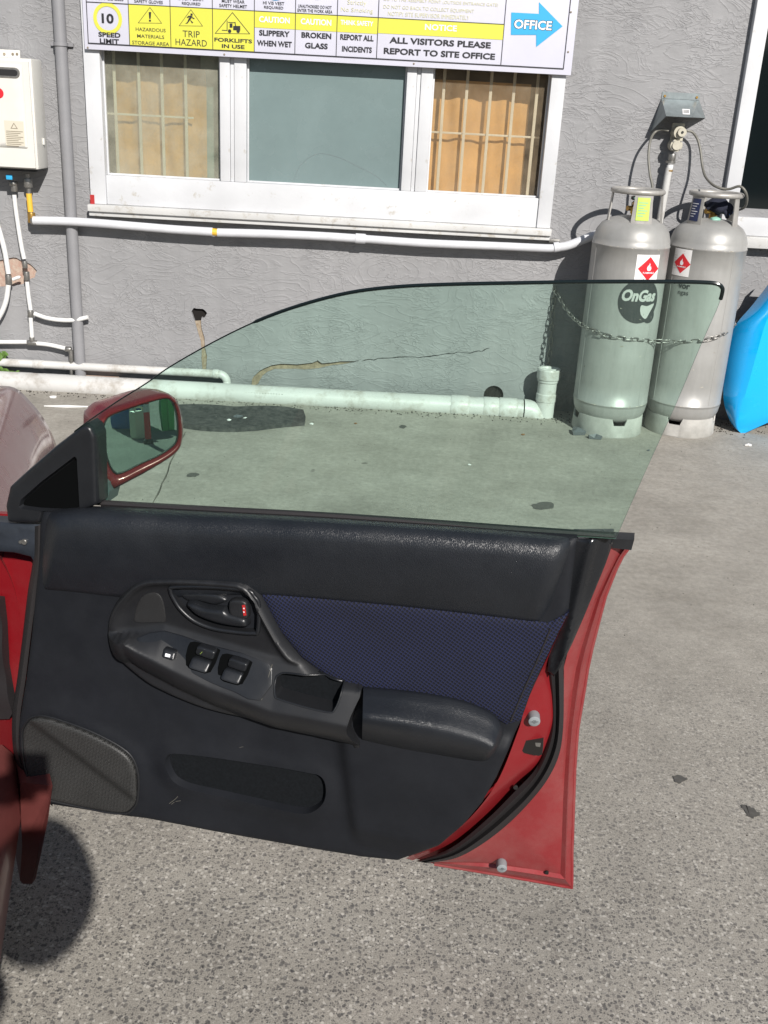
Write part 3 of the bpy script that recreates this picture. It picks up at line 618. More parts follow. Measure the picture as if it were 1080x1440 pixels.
for i, mt in ((0, 'signblue'), (1, 'signblue'), (2, 'signblue'), (3, 'signblue'), (4, 'signyellow')):
    xx = ((bx0 if i == 0 else 0)+0); cx = [(vx[0]+vx[1])/2, (vx[1]+vx[2])/2, (vx[2]+vx[3])/2, (vx[3]+vx[4])/2, (vx[4]+vx[5])/2][i]
    zc = zr+.125 if i != 3 else zr+.112; P = np.array(circ(cx, zc, .062, 30)); obj('round_pictogram', FS(P[:, 0], P[:, 1], np.full(30, .0018)), [list(range(30))], mt, sg)
for q in ((123.5, 67), (315.5, 76.5), (582, 89.5), (799, 73), (803, 17)): c = wp(*q, YG); obj('screw', *tubeVF([c+(0, .001, 0), c+(0, -.002, 0), c+(0, -.003, 0)], [.0048, .0045, .002], 10), 'labeltext', sg, True)

# ================================================================== PIPES AND HOSES
def wpath(pts, Y, n=5):
    return sm_curve([wp(a, b, Y) for a, b in pts], n)
def collar(name, P, D, r, L, mat, parent):
    P = np.array(P); D = np.array(D)/np.linalg.norm(D); return obj(name, *tubeVF([P-D*L/2, P-D*L*.42, P+D*L*.42, P+D*L/2], [r*.94, r, r, r*.94], 20), mat, parent, True)
# grey downpipe
dp_ = empty('downpipe', wp(112, 523, WY-.045)); tag(dp_, 'slim grey painted downpipe fixed to the wall between the water heater and the window', 'drain pipe')
a, b = wp(80, -20, WY-.045), wp(111.5, 522, WY-.045); xm_ = (a[0]+b[0])/2
tube('pipe', [(xm_, WY-.032, 0.06), (xm_, WY-.032, 1.0), (xm_, WY-.032, 2.6)], .030, 'downpipe', dp_, 20)
zc = wp(84, 62, WY-.045)[2]
m = MB(); m.add(*latheVF([(.0315, -.008), (.035, -.008), (.035, .008), (.0315, .008)], (xm_, WY-.032, zc), 24)); m.add(*boxVF((xm_-.055, WY-.016, zc-.008), (xm_+.055, WY-.006, zc+.008))); m.build('pipe_clip', 'downpipe', dp_, True)
# large white waste pipe along the foot of the wall
YP = WY-.12; R1 = .055
wpipe = empty('waste_pipe', (0, YP, 0)); tag(wpipe, 'thick dirty white plastic waste pipe lying along the foot of the wall', 'pipe')
za, zb_ = wp(0, 541.5, YP)[2], wp(742, 573, YP)[2]; za = zb_ = (za+zb_)/2+.004
A_ = np.array([-4.0, YP, za+.0]); B_ = np.array([wp(735, 573, YP)[0], YP, zb_])
obj('pipe', *tubeVF(np.linspace(A_, B_, 14), R1, 32), 'pipewhite', wpipe, True)
for px, L, k in ((646, .10, 1.10), (690, .085, 1.08), (714, .10, 1.10)): collar('coupling', (wp(px, 571, YP)[0], YP, zb_), (1, 0, 0), R1*k, L, 'pipewhite', wpipe)
# bevelled elbow end diving into the ground by the standpipe
ex = B_[0]; rows = []
for i in range(7):
    t = i/6; a = t*pi*.36; c = np.array([ex+.11*sin(a)+.006, YP, zb_-.11*(1-cos(a))]); D = np.array([cos(a), 0, -sin(a)]); Up = np.array([sin(a), 0, cos(a)])
    rows.append([c+R1*1.06*(cos(th)*Up+sin(th)*np.array([0, 1, 0])) for th in np.linspace(0, 2*pi, 28, endpoint=False)])
obj('elbow', *loftVF(rows, True), 'pipewhite', wpipe, True)
# print of faded lettering is left as grime; standpipe
sp = empty('standpipe', gp(767, 586)); tag(sp, 'short upright white pipe stub with a screw cap beside the gas cylinders', 'pipe')
g0 = gp(767, 586); g0[1] = YP+.0; g0[0] = wp(768, 560, YP)[0]
zt = wp(769, 518, YP)[2]
pr = [(.052, 0), (.052, .085), (.056, .088), (.056, .125), (.052, .13), (.052, zt-.075), (.057, zt-.07), (.057, zt-.055)]
obj('pipe', *latheVF(pr, (g0[0], g0[1], 0), 36), 'pipewhite', sp, True, sharp=12)
obj('cap', *latheVF([(.061, zt-.056), (.063, zt-.05), (.063, zt-.006), (.060, zt), (.05, zt-.001), (.046, zt-.012), (.0, zt-.012)], (g0[0], g0[1], 0), 36), 'pipewhite', sp, True, sharp=25)
box('cap_grip', (g0[0]-.04, g0[1]-.007, zt-.0118), (g0[0]+.04, g0[1]+.007, zt-.003), 'pipewhite', sp, .002)
# thinner pipe with elbow
YT = WY-.045
tp = empty('thin_waste_pipe', wp(160, 515, YT)); tag(tp, 'thin white plastic pipe above the waste pipe turning down in an elbow', 'pipe')
z_ = (wp(0, 515, YT)[2]+wp(300, 520, YT)[2])/2; xe = wp(319, 525, YT)[0]
P = [(-4, YT, z_), (-2.2, YT, z_)]+[(x, YT, z_) for x in np.linspace(-2, xe-.045, 8)]+[(xe-.045+.045*sin(t), YT, z_-.045+.045*cos(t)) for t in np.linspace(.2, pi/2, 7)]+[(xe, YT-.03, z_-.085), (xe, YP+.02, z_-.11)]
tube('pipe', P, .0225, 'pipewhite', tp, 20)
collar('coupling', (wp(55, 515, YT)[0], YT, z_), (1, 0, 0), .0245, .06, 'pipewhite', tp); collar('coupling', (xe-.06, YT, z_), (1, 0, 0), .0255, .03, 'pipewhite', tp); collar('coupling', (xe, YT-.01, z_-.07), (0, 0, 1), .0255, .03, 'pipewhite', tp)

# lagged gas pipe under the window
gs = empty('gas_pipe', wp(440, 330, WY-.04)); tag(gs, 'long white lagged gas pipe running below the window sill to the gas cylinders', 'pipe')
YL = WY-.075
l1 = wpath([(47, 310), (90, 311), (140, 314), (200, 319), (250, 323), (299, 326)], YL); l2 = wpath([(306, 327), (380, 329), (450, 332), (512, 336)], YL); l3 = wpath([(513, 336), (600, 342), (700, 346), (768, 349), (782, 348)], YL); l4 = wpath([(783, 348), (800, 345), (830, 333), (850, 326), (870, 322)], YL)
for l, r in ((l1, .0215), (l2, .0215), (l3, .0205), (l4, .0225)): tube('lagging', l, r, 'lagging', gs, 16)
tube('tape_band', [l1[-1]-(.002, 0, 0), l2[0]+(.002, 0, 0)], .0185, 'yellowtape', gs, 14)
tube('joint_sleeve', [wp(500, 335, YL), wp(514, 336, YL)], .0255, 'lagging', gs, 16)
tube('joint_sleeve', [wp(779, 348, YL), wp(786, 347, YL)], .026, 'lagging', gs, 16)
box('pipe_clip', wp(776, 338, WY-.005)-(.02, 0, .008), wp(782, 338, WY-.003)+(.015, -.035, .008), 'steel', gs, .003)
YV = WY-.06
tube('riser', wpath([(39, 244), (40, 262), (42, 285), (44, 302)], YV, 3), .0115, 'steel', gs, 12)
tube('yellow_sleeve', wpath([(40.5, 272), (43, 298)], YV, 3), .0145, 'yellowtape', gs, 14)
for q, r, L in (((39.5, 257), .022, .045), ((44.5, 306), .02, .05)): collar('fitting', wp(*q, YV), (0, 0, 1), r, L, 'brass' if L > .048 else 'steel', gs)
collar('fitting', wp(48, 311, YL), (1, 0, 0), .018, .03, 'steel', gs)

# water pipes
wh = empty('water_pipe', wp(45, 480, WY-.03)); tag(wh, 'branching thin white water pipes with steel fittings left of the downpipe', 'pipe')
YW = WY-.05
def hose(pts, r=.0115, Y=YW): return tube('hose', wpath(pts, Y), r, 'hosewhite', wh, 12)
hose([(20, 274), (23, 300), (30, 345), (34, 364)]); hose([(38, 396), (40, 415), (43, 436)]); hose([(43, 446), (45, 474)])
hose([(48, 441), (65, 447), (85, 450), (105, 450), (124, 446)]); hose([(-60, 481), (-10, 481), (38, 481)]); hose([(52, 483), (70, 485), (92, 490)])
hose([(-14, 290), (-4, 315), (6, 350), (12, 385)], .0135); hose([(12, 400), (8, 425), (-2, 447), (-20, 470)], .0135); hose([(18, 393), (26, 390), (28, 391)], .009)
for q, dct, r, L in (((20, 262), (0, 0, 1), .017, .05), ((19, 258), (0, 0, 1), .022, .02), ((35, 372), (0, 0, 1), .0135, .035), ((37.5, 388), (0, 0, 1), .0155, .045), ((43, 441), (0, 0, 1), .016, .035), ((45.5, 482), (1, 0, 0), .0145, .05), ((45, 478), (0, 0, 1), .014, .03), ((12, 393), (0, 0, 1), .017, .05), ((96, 491), (1, 0, 0), .0145, .03), ((100, 500), (0, 0, 1), .012, .06)): collar('fitting', wp(*q, YW), dct, r, L, 'steel', wh)
tube('riser', [wp(100, 497, YW), wp(100.5, 530, YW)], .0095, 'steel', wh)
o = box('tap_handle', wp(12, 249, 5.44)-(.012, .004, .012), wp(14, 249, 5.44)+(.012, .004, .012), 'signblue', wh, .003)

# ================================================================== WATER HEATER
YH = 5.37; FH = wallF(YH)
ht = empty('water_heater', (wp(0, 240, YH)[0], WY, wp(0, 240, YH)[2])); tag(ht, 'cream gas water heater box mounted on the wall at the left edge', 'water heater')
hx1 = (wp(42, 83, YH)[0]+wp(54, 238, YH)[0])/2; hx0 = hx1-.36; hz0 = wp(50, 239, YH)[2]; hz1 = wp(38, 82, YH)[2]
box('casing', (hx0, YH+.012, hz0), (hx1, WY-.02, hz1), 'heater', ht, .012)
prism('front_cover', [(hx0+.012, hz0+.008), (hx1-.012, hz0+.008), (hx1-.012, hz1-.014), (hx0+.012, hz1-.014)], FH, -.012, -.001, 'heater', ht)
def rrect(x0, x1, z0, z1, r, n=5):
    P = []
    for cx, cz, a in ((x1-r, z1-r, 0), (x0+r, z1-r, pi/2), (x0+r, z0+r, pi), (x1-r, z0+r, 3*pi/2)):
        for k in range(n+1): t = a+pi/2*k/n; P.append((cx+r*cos(t), cz+r*sin(t)))
    return P
ix1 = hx1-.042; iz0 = hz0+.10; iz1 = hz1-.03
relief('door_panel', rrect(hx0+.03, ix1, iz0, iz1, .008), FH, lambda u, v, d: .0015+.006*np.clip(d/.006, 0, 1), 'heater', ht, res=.05, rings=(.003, .006), base=0)
vz = (wp(0, 98, YH)[2]+wp(0, 105, YH)[2])/2
relief('flue_surround', rrect(hx0+.06, wp(28.5, 101, YH)[0], vz-.024, vz+.024, .022), FH, lambda u, v, d: .009+.006*np.clip(d/.004, 0, 1), 'steel', ht, res=.03, rings=(.004,), base=.007)
relief('flue_slot', rrect(hx0+.068, wp(26, 101, YH)[0], vz-.014, vz+.014, .0135), FH, .0158, 'heaterdark', ht, res=.05, base=.01)
c = wp(14, 189, YH); lx0, lx1 = wp(8, 190, YH)[0], wp(35, 190, YH)[0]; lz1, lz0 = wp(20, 170, YH)[2], wp(24, 205, YH)[2]
relief('rating_label', [(lx0, lz0), (lx1, lz0), (lx1, lz1), (lx0, lz1)], FH, .0082, 'label', ht, res=.1)
for i in range(9):
    zz = lz1-.05-i*.0085; obj('label_print', FH(np.array([lx0+.006, lx1-.006-(i % 3)*.012, lx1-.006-(i % 3)*.012, lx0+.006]), np.array([zz, zz, zz+.003, zz+.003]), np.full(4, .0088)), [[0, 1, 2, 3]], 'labeltext', ht)
a = np.array([((lx0+lx1)/2, lz1-.008), ((lx0+lx1)/2+.018, lz1-.036), ((lx0+lx1)/2-.018, lz1-.036)]); cc = a.mean(0); b = cc+(a-cc)*.7
obj('label_triangle', np.concatenate([FH(a[:, 0], a[:, 1], np.full(3, .0088)), FH(b[:, 0], b[:, 1], np.full(3, .0088))]), [[0, 1, 4, 3], [1, 2, 5, 4], [2, 0, 3, 5]], 'labeltext', ht)
lg = wp(-1, 131, YH); P = np.array(circ(lg[0], lg[2], .024)); obj('round_badge', FH(P[:, 0], P[:, 1], np.full(24, .0085)), [list(range(24))], 'redsticker', ht)
bz = wp(10, 76, WY-.01)[2]; box('top_bracket', (hx0+.10, WY-.02, hz1-.01), (wp(28, 77, WY-.02)[0], WY-.012, bz+.02), 'heater', ht, .002)
for q in ((6, 76), (18, 76), (24, 76)): c = wp(*q, WY-.021); collar('bracket_screw', c, (0, 1, 0), .006, .006, 'rust' if q[0] < 10 else 'labeltext', ht)
m = MB(); m.add(*boxVF((hx0+.02, YH+.03, hz0-.012), (hx1-.012, WY-.03, hz0-.0005))); m.build('base_plate', 'heaterdark', ht)
collar('clip', (hx1+.004, YH+.1, wp(54, 200, YH)[2]), (0, 0, 1), .006, .03, 'heater', ht)

# ================================================================== GAS CYLINDERS
CC = [np.array([1.150, 5.262]), np.array([1.552, 5.335])]; RC = .189
def cmap(C, R, phi):
    def f(s, z, n): s = np.asarray(s, float); a = phi+s/R; r = R+np.asarray(n, float); return np.stack([C[0]+r*np.cos(a), C[1]+r*np.sin(a), np.asarray(z, float)+0*s], -1)
    return f
def face(C): return atan2(-C[1], -C[0])
def cyl_pt(C, px, py, R=RC):             # where the line of sight meets the cylinder wall: arc length from the front, height
    d = ray(px, py); a = d[0]**2+d[1]**2; b = -2*(C[0]*d[0]+C[1]*d[1]); c = C[0]**2+C[1]**2-R*R; t = (-b-sqrt(max(b*b-4*a*c, 0)))/(2*a)
    P = EYE+t*d; return ((atan2(P[1]-C[1], P[0]-C[0])-face(C)+pi) % (2*pi)-pi)*R, P[2]
FLAME = [(0, -1), (.45, -.85), (.62, -.4), (.5, .05), (.3, .3), (.34, -.05), (.15, .25), (.22, .65), (.0, 1.05), (-.08, .6), (-.3, .25), (-.32, .5), (-.55, .05), (-.62, -.4), (-.45, -.85)]
def gas_cylinder(C, label, panels, sticker, seed):
    t = empty('gas_cylinder', (C[0], C[1], 0)); tag(t, label, 'gas cylinder', 'gas cylinders chained to the wall'); c0 = (C[0], C[1], 0)
    pr = [(.13, .072), (.155, .080), (.172, .098), (.183, .122), (.1885, .155), (.189, .165), (.1905, .166), (.1905, .172), (.189, .173), (.189, .950), (.1905, .951), (.1905, .957), (.1885, .958), (.186, .985), (.176, 1.02), (.155, 1.05), (.12, 1.074), (.08, 1.086), (.035, 1.09), (.0, 1.09)]
    P = []
    for i in range(len(pr)-1):
        n = 8 if abs(pr[i+1][1]-pr[i][1]) > .3 else 1
        for k in range(n): P.append((pr[i][0]+(pr[i+1][0]-pr[i][0])*k/n, pr[i][1]+(pr[i+1][1]-pr[i][1])*k/n))
    P.append(pr[-1]); obj('body', *latheVF(P, c0, 72), 'cyl', t, True, sharp=60)
    for a0 in (-.9, .75):
        q_ = cmap(C, .189, face(C)+a0*(1 if seed else 1.15)); obj('weld_seam', *tubeVF(q_(np.zeros(30), np.linspace(.18, .945, 30), .0002+.0002*np.sin(np.arange(30)*2.3)), .0011, 5), 'cyl', t, True)
    rng = random.Random(seed+3)
    for _ in range(34):
        s0 = rng.uniform(-.2, .2); z0 = rng.choice([rng.uniform(.15, .96), .955, .17]); L_ = rng.uniform(.004, .02); q_ = cmap(C, .1893, face(C)); dz = rng.uniform(-.004, .004); w_ = rng.uniform(.0006, .002)
        obj('chip', q_(np.array([s0, s0+L_, s0+L_*.8, s0+L_*.2]), np.array([z0, z0+dz, z0+dz+w_, z0+w_*1.3]), .0014), [[0, 1, 2, 3]], 'label' if rng.random() < .75 else 'rust', t)
    # foot ring with drainage cut-outs in its top edge
    m = MB(); n = 96
    for rr, z in (((.168, .176), None),):
        Vo = []
        for k in range(n):
            a = 2*pi*k/n; notch = (k+seed) % 24 in (0, 1, 2, 3, 4, 5); zt = .066 if notch else .100
            Vo.append([(r*cos(a)+C[0], r*sin(a)+C[1], z) for r, z in ((.178, .0), (.181, .006), (.177, zt), (.170, zt), (.168, .0))])
        for k in range(n):
            A, B = Vo[k], Vo[(k+1) % n]; m.add(A+B, [[0, 5, 6, 1], [1, 6, 7, 2], [2, 7, 8, 3], [3, 8, 9, 4]])
            if abs(A[2][2]-B[2][2]) > .01: pass
    m.build('foot_ring', 'foot', t, True, sharp=30)
    zr_ = 1.207; obj('collar_ring', *tubeVF([(C[0]+.120*cos(2*pi*k/48), C[1]+.120*sin(2*pi*k/48), zr_) for k in range(48)], .0125, 12, True), 'cylmat', t, True)
    for a0, w, st in panels:
        f = cmap(C, .120, face(C)+a0)
        us = np.linspace(-w/2, w/2, 8); V = []
        for n_ in (-.003, .003):
            for z in (1.045, 1.200): V.append(f(us*(1 if z > 1.1 else 1.15), np.full(8, z), n_+(.012 if z < 1.1 else 0)))
        q = np.concatenate([V[0], V[1], V[3], V[2]]); F = []
        for r in range(4):
            r2 = (r+1) % 4
            for k in range(7): F.append([r*8+k, r*8+k+1, r2*8+k+1, r2*8+k])
        F += [[0, 8, 16, 24], [7, 31, 23, 15]]
        po = obj('collar_panel', q, F, 'cylmat', t, True, sharp=30)
        if st:
            uu = np.linspace(-w*.34, w*.34, 6); sgx = 'greensticker' if st == 'g' else 'bluesticker'
            f2 = cmap(C, .120, face(C)+a0); lo = f2(uu, np.full(6, 1.080), .0145); hi = f2(uu, np.full(6, 1.185), .0062)
            obj('sticker', np.concatenate([lo, hi]), [[k, k+1, 7+k, 6+k] for k in range(5)], sgx, po, True)
            for i in range(6):
                z = 1.16-i*.012; e = .34-.05*(i % 2); uu2 = np.linspace(-w*.26, w*(.22-.1*(i % 3)), 4); off = .0145-(z-1.08)/.105*.0083+.0008
                obj('sticker_print', np.concatenate([f2(uu2, np.full(4, z), off), f2(uu2, np.full(4, z+.0035), off)]), [[k, k+1, 5+k, 4+k] for k in range(3)], 'mint' if st == 'g' else 'signwhite', po)
    # valve
    m = MB(); m.add(*latheVF([(.02, 1.088), (.02, 1.11), (.014, 1.112), (.014, 1.14), (.02, 1.142), (.02, 1.155), (.008, 1.157), (.008, 1.165)], c0, 16)); m.add(*tubeVF([(C[0], C[1], 1.125), (C[0]-.045, C[1]-.02, 1.125)], .012, 12)); v = m.build('valve', 'brass', t, True)
    obj('hand_wheel', *latheVF([(.0, 1.164), (.024, 1.164), (.03, 1.168), (.03, 1.178), (.022, 1.183), (0, 1.183)], c0, 14), 'heaterdark', v, True)
    # hazard sticker
    (s0, z0_), w, hh = sticker
    f = cmap(C, RC, face(C)); uu = np.linspace(s0-w/2, s0+w/2, 10)
    so_ = obj('hazard_sticker', np.concatenate([f(uu, np.full(10, z0_-hh/2), .0015), f(uu, np.full(10, z0_+hh/2), .0015)]), [[k, k+1, 11+k, 10+k] for k in range(9)], 'whitesticker', t, True)
    e = .5*min(w, hh)*.92; zc_ = z0_-hh*.03
    grid = []; FF = []; N = 8
    for i in range(N+1):
        for j in range(N+1): a, b = i/N-.5, j/N-.5; grid.append(((a-b)*e, (a+b)*e))
    for i in range(N):
        for j in range(N): FF.append([i*(N+1)+j, (i+1)*(N+1)+j, (i+1)*(N+1)+j+1, i*(N+1)+j+1])
    G = np.array(grid); obj('red_diamond', f(G[:, 0]+s0+w*.05, G[:, 1]+zc_, .0022), FF, 'redsticker', so_, True)
    q = np.array(FLAME)*e*.33; obj('flame_mark', f(q[:, 0]+s0+w*.05, q[:, 1]+zc_+e*.15, .003), [list(range(len(q)))], 'signwhite', so_)
    V, F = textVF('FLAMMABLE', .02); lo, hi = V.min(0), V.max(0); V = (V-(lo+hi)/2)/(hi[0]-lo[0])*e*1.05; obj('lettering', f(V[:, 0]+s0+w*.05, V[:, 1]+zc_-e*.33, .003), F, 'signwhite', so_)
    for i in range(9):
        z = z0_+hh*(.42-.095*i); x1_ = s0-w*.46+w*(.20 if 1 < i < 8 else .6); obj('small_print', f(np.array([s0-w*.46, x1_, x1_, s0-w*.46]), np.array([z, z, z+.0022, z+.0022]), .0022), [[0, 1, 2, 3]], 'label', so_)
    return t
s1_ = cyl_pt(CC[0], 911, 377); s2_ = cyl_pt(CC[1], 958, 369)
g1 = gas_cylinder(CC[0], 'silver gas cylinder with round OnGas logo and lime sticker, left of the pair', [(.28, .085, 'g'), (-1.35, .03, None), (1.5, .05, None), (2.9, .08, None)], (s1_, .124, .125), 0)
g2 = gas_cylinder(CC[1], 'silver gas cylinder with navy sticker and a glove in its collar, beside the blue panel', [(-.75, .075, 'n'), (1.0, .035, None), (2.3, .06, None), (-2.6, .04, None)], (s2_, .105, .13), 9)
# logo decal of the first cylinder
c = cyl_pt(CC[0], 900, 424); f = cmap(CC[0], RC, face(CC[0])); r = .108
pts = np.array([(r*k/6*cos(2*pi*j/36), r*k/6*sin(2*pi*j/36)) for k in range(1, 7) for j in range(36)]); pts = np.vstack([[0, 0], pts])
FF = [[0, 1+j, 1+(j+1) % 36] for j in range(36)]+[[1+(k-1)*36+j, 1+k*36+j, 1+k*36+(j+1) % 36, 1+(k-1)*36+(j+1) % 36] for k in range(1, 6) for j in range(36)]
lg_ = obj('round_logo', f(pts[:, 0]+c[0], pts[:, 1]+c[1], .0015), FF, 'logo', g1, True)
V, F = textVF('OnGas', .045); lo, hi = V.min(0), V.max(0); V = (V-(lo+hi)/2)/(hi[0]-lo[0])*.185; V[:, 1] *= 1.15; V[:, 0] += V[:, 1]*.2
obj('lettering', f(V[:, 0]*.96+c[0]-.003, V[:, 1]+c[1]+.028, .003), F, 'logolight', lg_)
lf = sm_curve([(-.005, -.02), (.03, -.022), (.072, -.012), (.05, -.055), (.03, -.085), (.0, -.062)], 5, True); obj('leaf_mark', f(lf[:, 0]+c[0]+.012, lf[:, 1]+c[1]+.0, .003), [list(range(len(lf)))], 'logolight', lg_)
lf = np.array(circ(.062, -.072, .036, 20)); obj('leaf_mark', f(lf[:, 0]+c[0]+.0, lf[:, 1]+c[1]+.0, .0022), [list(range(len(lf)))], 'logo', lg_)
c = cyl_pt(CC[1], 962, 403); f = cmap(CC[1], RC, face(CC[1]))
for s, dz, w_, bold in (('vor', 0, .062, .03), ('ngas', -.036, .055, .0)):
    V, F = textVF(s, bold); lo, hi = V.min(0), V.max(0); V = (V-(lo+hi)/2)/(hi[0]-lo[0])*w_; obj('lettering', f(V[:, 0]+c[0], V[:, 1]+c[1]+dz, .002), F, 'logo', g2)
# paper tag / mint cap seen in the collars
gl = empty('work_glove', (CC[1][0]+.02, CC[1][1], 1.09)); tag(gl, 'crumpled navy work glove stuffed into the collar of the right gas cylinder', 'glove')
def lump(name, c, s, mat, parent, seed=0, amp=.22, n=(18, 12)):
    random.seed(seed); rows = []
    ph = [random.uniform(0, 6.28) for _ in range(9)]
    for i in range(n[1]+1):
        v = pi*i/n[1]; row = []
        for k in range(n[0]):
            a = 2*pi*k/n[0]; w = 1+amp*(sin(3*a+ph[0]+2*v)*.5+sin(5*a+ph[1]-3*v)*.35+sin(2*a+ph[2]+4*v)*.5)*sin(v)
            row.append((c[0]+s[0]*w*sin(v)*cos(a), c[1]+s[1]*w*sin(v)*sin(a), c[2]+s[2]*cos(v)*(1+amp*.5*sin(2*a+ph[3]))))
        rows.append(row)
    return obj(name, *loftVF(rows, True), mat, parent, True, sharp=80)
gc = wp(1009, 290, CC[1][1]-.01)
lump('palm', gc+(0, 0, .005), (.055, .05, .042), 'glove', gl, 3, .3)
for i, (dx, dz) in enumerate(((.035, -.018), (.045, .0), (.05, .014), (-.045, .018))):
    tube('finger', sm_curve([gc+(dx*.6, -.02, dz), gc+(dx, -.04, dz-.008), gc+(dx*1.35, -.035, dz-.03)], 3), np.linspace(.014, .010, 7), 'glove', gl, 10)
tube('cuff', sm_curve([gc+(.03, -.04, -.035), gc+(.06, -.035, -.028), gc+(.08, -.02, -.01)], 3), .007, 'gloveblue', gl, 8)
lump('mint_cap', wp(1006, 309, CC[1][1]-.04), (.028, .02, .014), 'mint', gl, 5, .15)
gl2 = empty('valve_cover', (CC[0][0]-.02, CC[0][1], 1.09)); tag(gl2, 'brown and yellow plastic cover hanging inside the collar of the left gas cylinder', 'valve cover')
lump('brown_flap', wp(897, 292, CC[0][1]), (.03, .02, .04), 'rust', gl2, 7, .3); lump('yellow_knob', wp(891, 297, CC[0][1]-.06), (.014, .014, .02), 'yellowtape', gl2, 8, .2); lump('green_cap', wp(898, 279, CC[0][1]-.02), (.022, .02, .012), 'mint', gl2, 9, .2)

# ---- changeover regulator, hood, riser
YR = WY-.055; rg = empty('gas_regulator', wp(945, 232, YR)); tag(rg, 'beige gas regulator under the galvanised hood with its grey pipe', 'regulator')
k = lambda px, py, Y=YR: wp(px, py, Y)
c = k(953, 186); RY = lambda P, D, r0, mat, name, par=rg, n=20: obj(name, *tubeVF([np.array(P)+(0, D[0], 0), np.array(P)+(0, D[1], 0)], r0, n), mat, par, True)
RY(c, (.03, -.045), .029, 'beige', 'upper_body'); RY(c+(.008, 0, .002), (-.045, -.062), .021, 'beige', 'dial'); RY(c+(.008, 0, .002), (-.062, -.066), .006, 'heaterdark', 'dial_mark')
prism('mounting_plate', [(c[0]-.03, c[2]-.04), (c[0]+.03, c[2]-.04), (c[0]+.03, c[2]+.042), (c[0]-.03, c[2]+.042)], wallF(YR), -.01, .0, 'beige', rg)
c2 = k(949, 204); RY(c2, (.03, -.035), .030, 'beige', 'lower_body'); RY(c2, (-.035, -.045), .022, 'beige', 'cover')
for a in range(4): RY(c2+(.027*cos(pi/4+a*pi/2), 0, .027*sin(pi/4+a*pi/2)), (-.03, -.039), .004, 'steel', 'screw', n=8)
for q, r, L, mt in (((945, 221), .019, .034, 'steel'), ((943, 228), .024, .012, 'steel'), ((942, 235), .016, .022, 'hosewhite'), ((941, 240), .018, .008, 'brass')): collar('fitting', k(*q), (0, 0, 1), r, L, mt, rg)
tube('riser', [k(941, 236), (k(941, 236)[0]-.008, YR, 1.05), (k(941, 236)[0]-.012, YR, .86)], .0175, 'pipewhite', rg, 16)
hd = empty('regulator_hood', k(955, 150, WY)); tag(hd, 'bent galvanised steel hood screwed to the wall above the gas regulator', 'hood')
zt_, zf = wp(955, 139.5, WY-.005)[2], 0
xl, xr = wp(930, 139, WY)[0], wp(983, 141, WY)[0]; YO = WY-.15
pf = [wp(937, 163, YO), wp(973, 165, YO)]
zf = (pf[0][2]+pf[1][2])/2; fl, fr = pf[0][0], pf[1][0]
zl = wp(911, 187, WY-.003)[2]
def sheet(name, P, th, parent):
    P = [np.array(p, float) for p in P]; N = np.cross(P[1]-P[0], P[2]-P[0]); N /= np.linalg.norm(N); V = P+[p-N*th for p in P]; n = len(P)
    return obj(name, V, [list(range(n)), list(range(2*n-1, n-1, -1))]+[[i, n+i, n+(i+1) % n, (i+1) % n] for i in range(n)], 'galv', parent)
sheet('wall_flange', [(xl, WY-.001, zt_), (xr, WY-.001, zt_), (xr, WY-.001, zt_+.03), (xl, WY-.001, zt_+.03)], -.003, hd)
sheet('roof', [(fl, YO, zf), (fr, YO, zf), (xr, WY-.004, zt_-.001), (xl, WY-.004, zt_-.001)], .002, hd)
lb = wp(914, 186, WY-.004); rb_ = wp(992, 166, WY-.004)
sheet('side_plate', [(fl-.0005, YO, zf), (xl-.0005, WY-.004, zt_-.001), (lb[0], WY-.004, lb[2])], .002, hd)
sheet('side_plate', [(fr+.0005, YO, zf), (rb_[0], WY-.004, rb_[2]), (xr+.0005, WY-.004, zt_-.001)], .002, hd)
for q in ((935, 135), (980, 137)): collar('screw', wp(*q, WY-.006), (0, 1, 0), .006, .005, 'brass', hd)
def on_roof(px, py, lift=.0015):
    A0 = np.array([fl, YO, zf]); e1 = np.array([fr-fl, 0, 0]); e2 = np.array([xl-fl, WY-.004-YO, zt_-zf]); N = np.cross(e1, e2); N /= np.linalg.norm(N); d = ray(px, py); t = ((A0-EYE)@N)/(d@N); P = EYE+t*d; return P+N*(lift if N[1] < 0 else -lift)
st = obj('barcode_label', [on_roof(*q) for q in ((960, 161), (970, 161.5), (970, 154), (959.5, 153.5))], [[0, 1, 2, 3]], 'whitesticker', hd)
for i in range(5): x = 961.3+i*1.6; obj('barcode_bar', [on_roof(a, b, .0022) for a, b in ((x, 159.8), (x+.8, 159.8), (x+.8, 155.2), (x, 155.2))], [[0, 1, 2, 3]], 'logo', st)
ga = empty('gas_hose', k(912, 210)); tag(ga, 'grey flexible gas hose looping from the regulator to the left cylinder', 'hose', 'gas hoses')
P = [k(940, 184), k(930, 182), k(920, 187), k(914, 200, WY-.1), k(912, 222, WY-.13), k(914, 245, WY-.16), k(917, 268, WY-.2), (CC[0][0]+.03, CC[0][1]+.06, 1.17), (CC[0][0], CC[0][1], 1.14)]
tube('hose', P, .0065, 'hose', ga, 10, sm=5)
gb = empty('gas_hose', k(985, 220)); tag(gb, 'grey flexible gas hose curving from the regulator over the right cylinder collar', 'hose', 'gas hoses')
P = [k(966, 184), k(974, 186), k(981, 196), k(985, 212, WY-.07), k(988, 235, WY-.1), k(993, 250, WY-.16), k(1006, 262, WY-.25), wp(1024, 266, CC[1][1]-.05), wp(1040, 262, CC[1][1]-.08), wp(1049, 271, CC[1][1]-.09), wp(1050, 285, CC[1][1]-.05), wp(1043, 294, CC[1][1]), (CC[1][0]+.05, CC[1][1], 1.12)]
tube('hose', P, .0062, 'hose', gb, 10, sm=5)

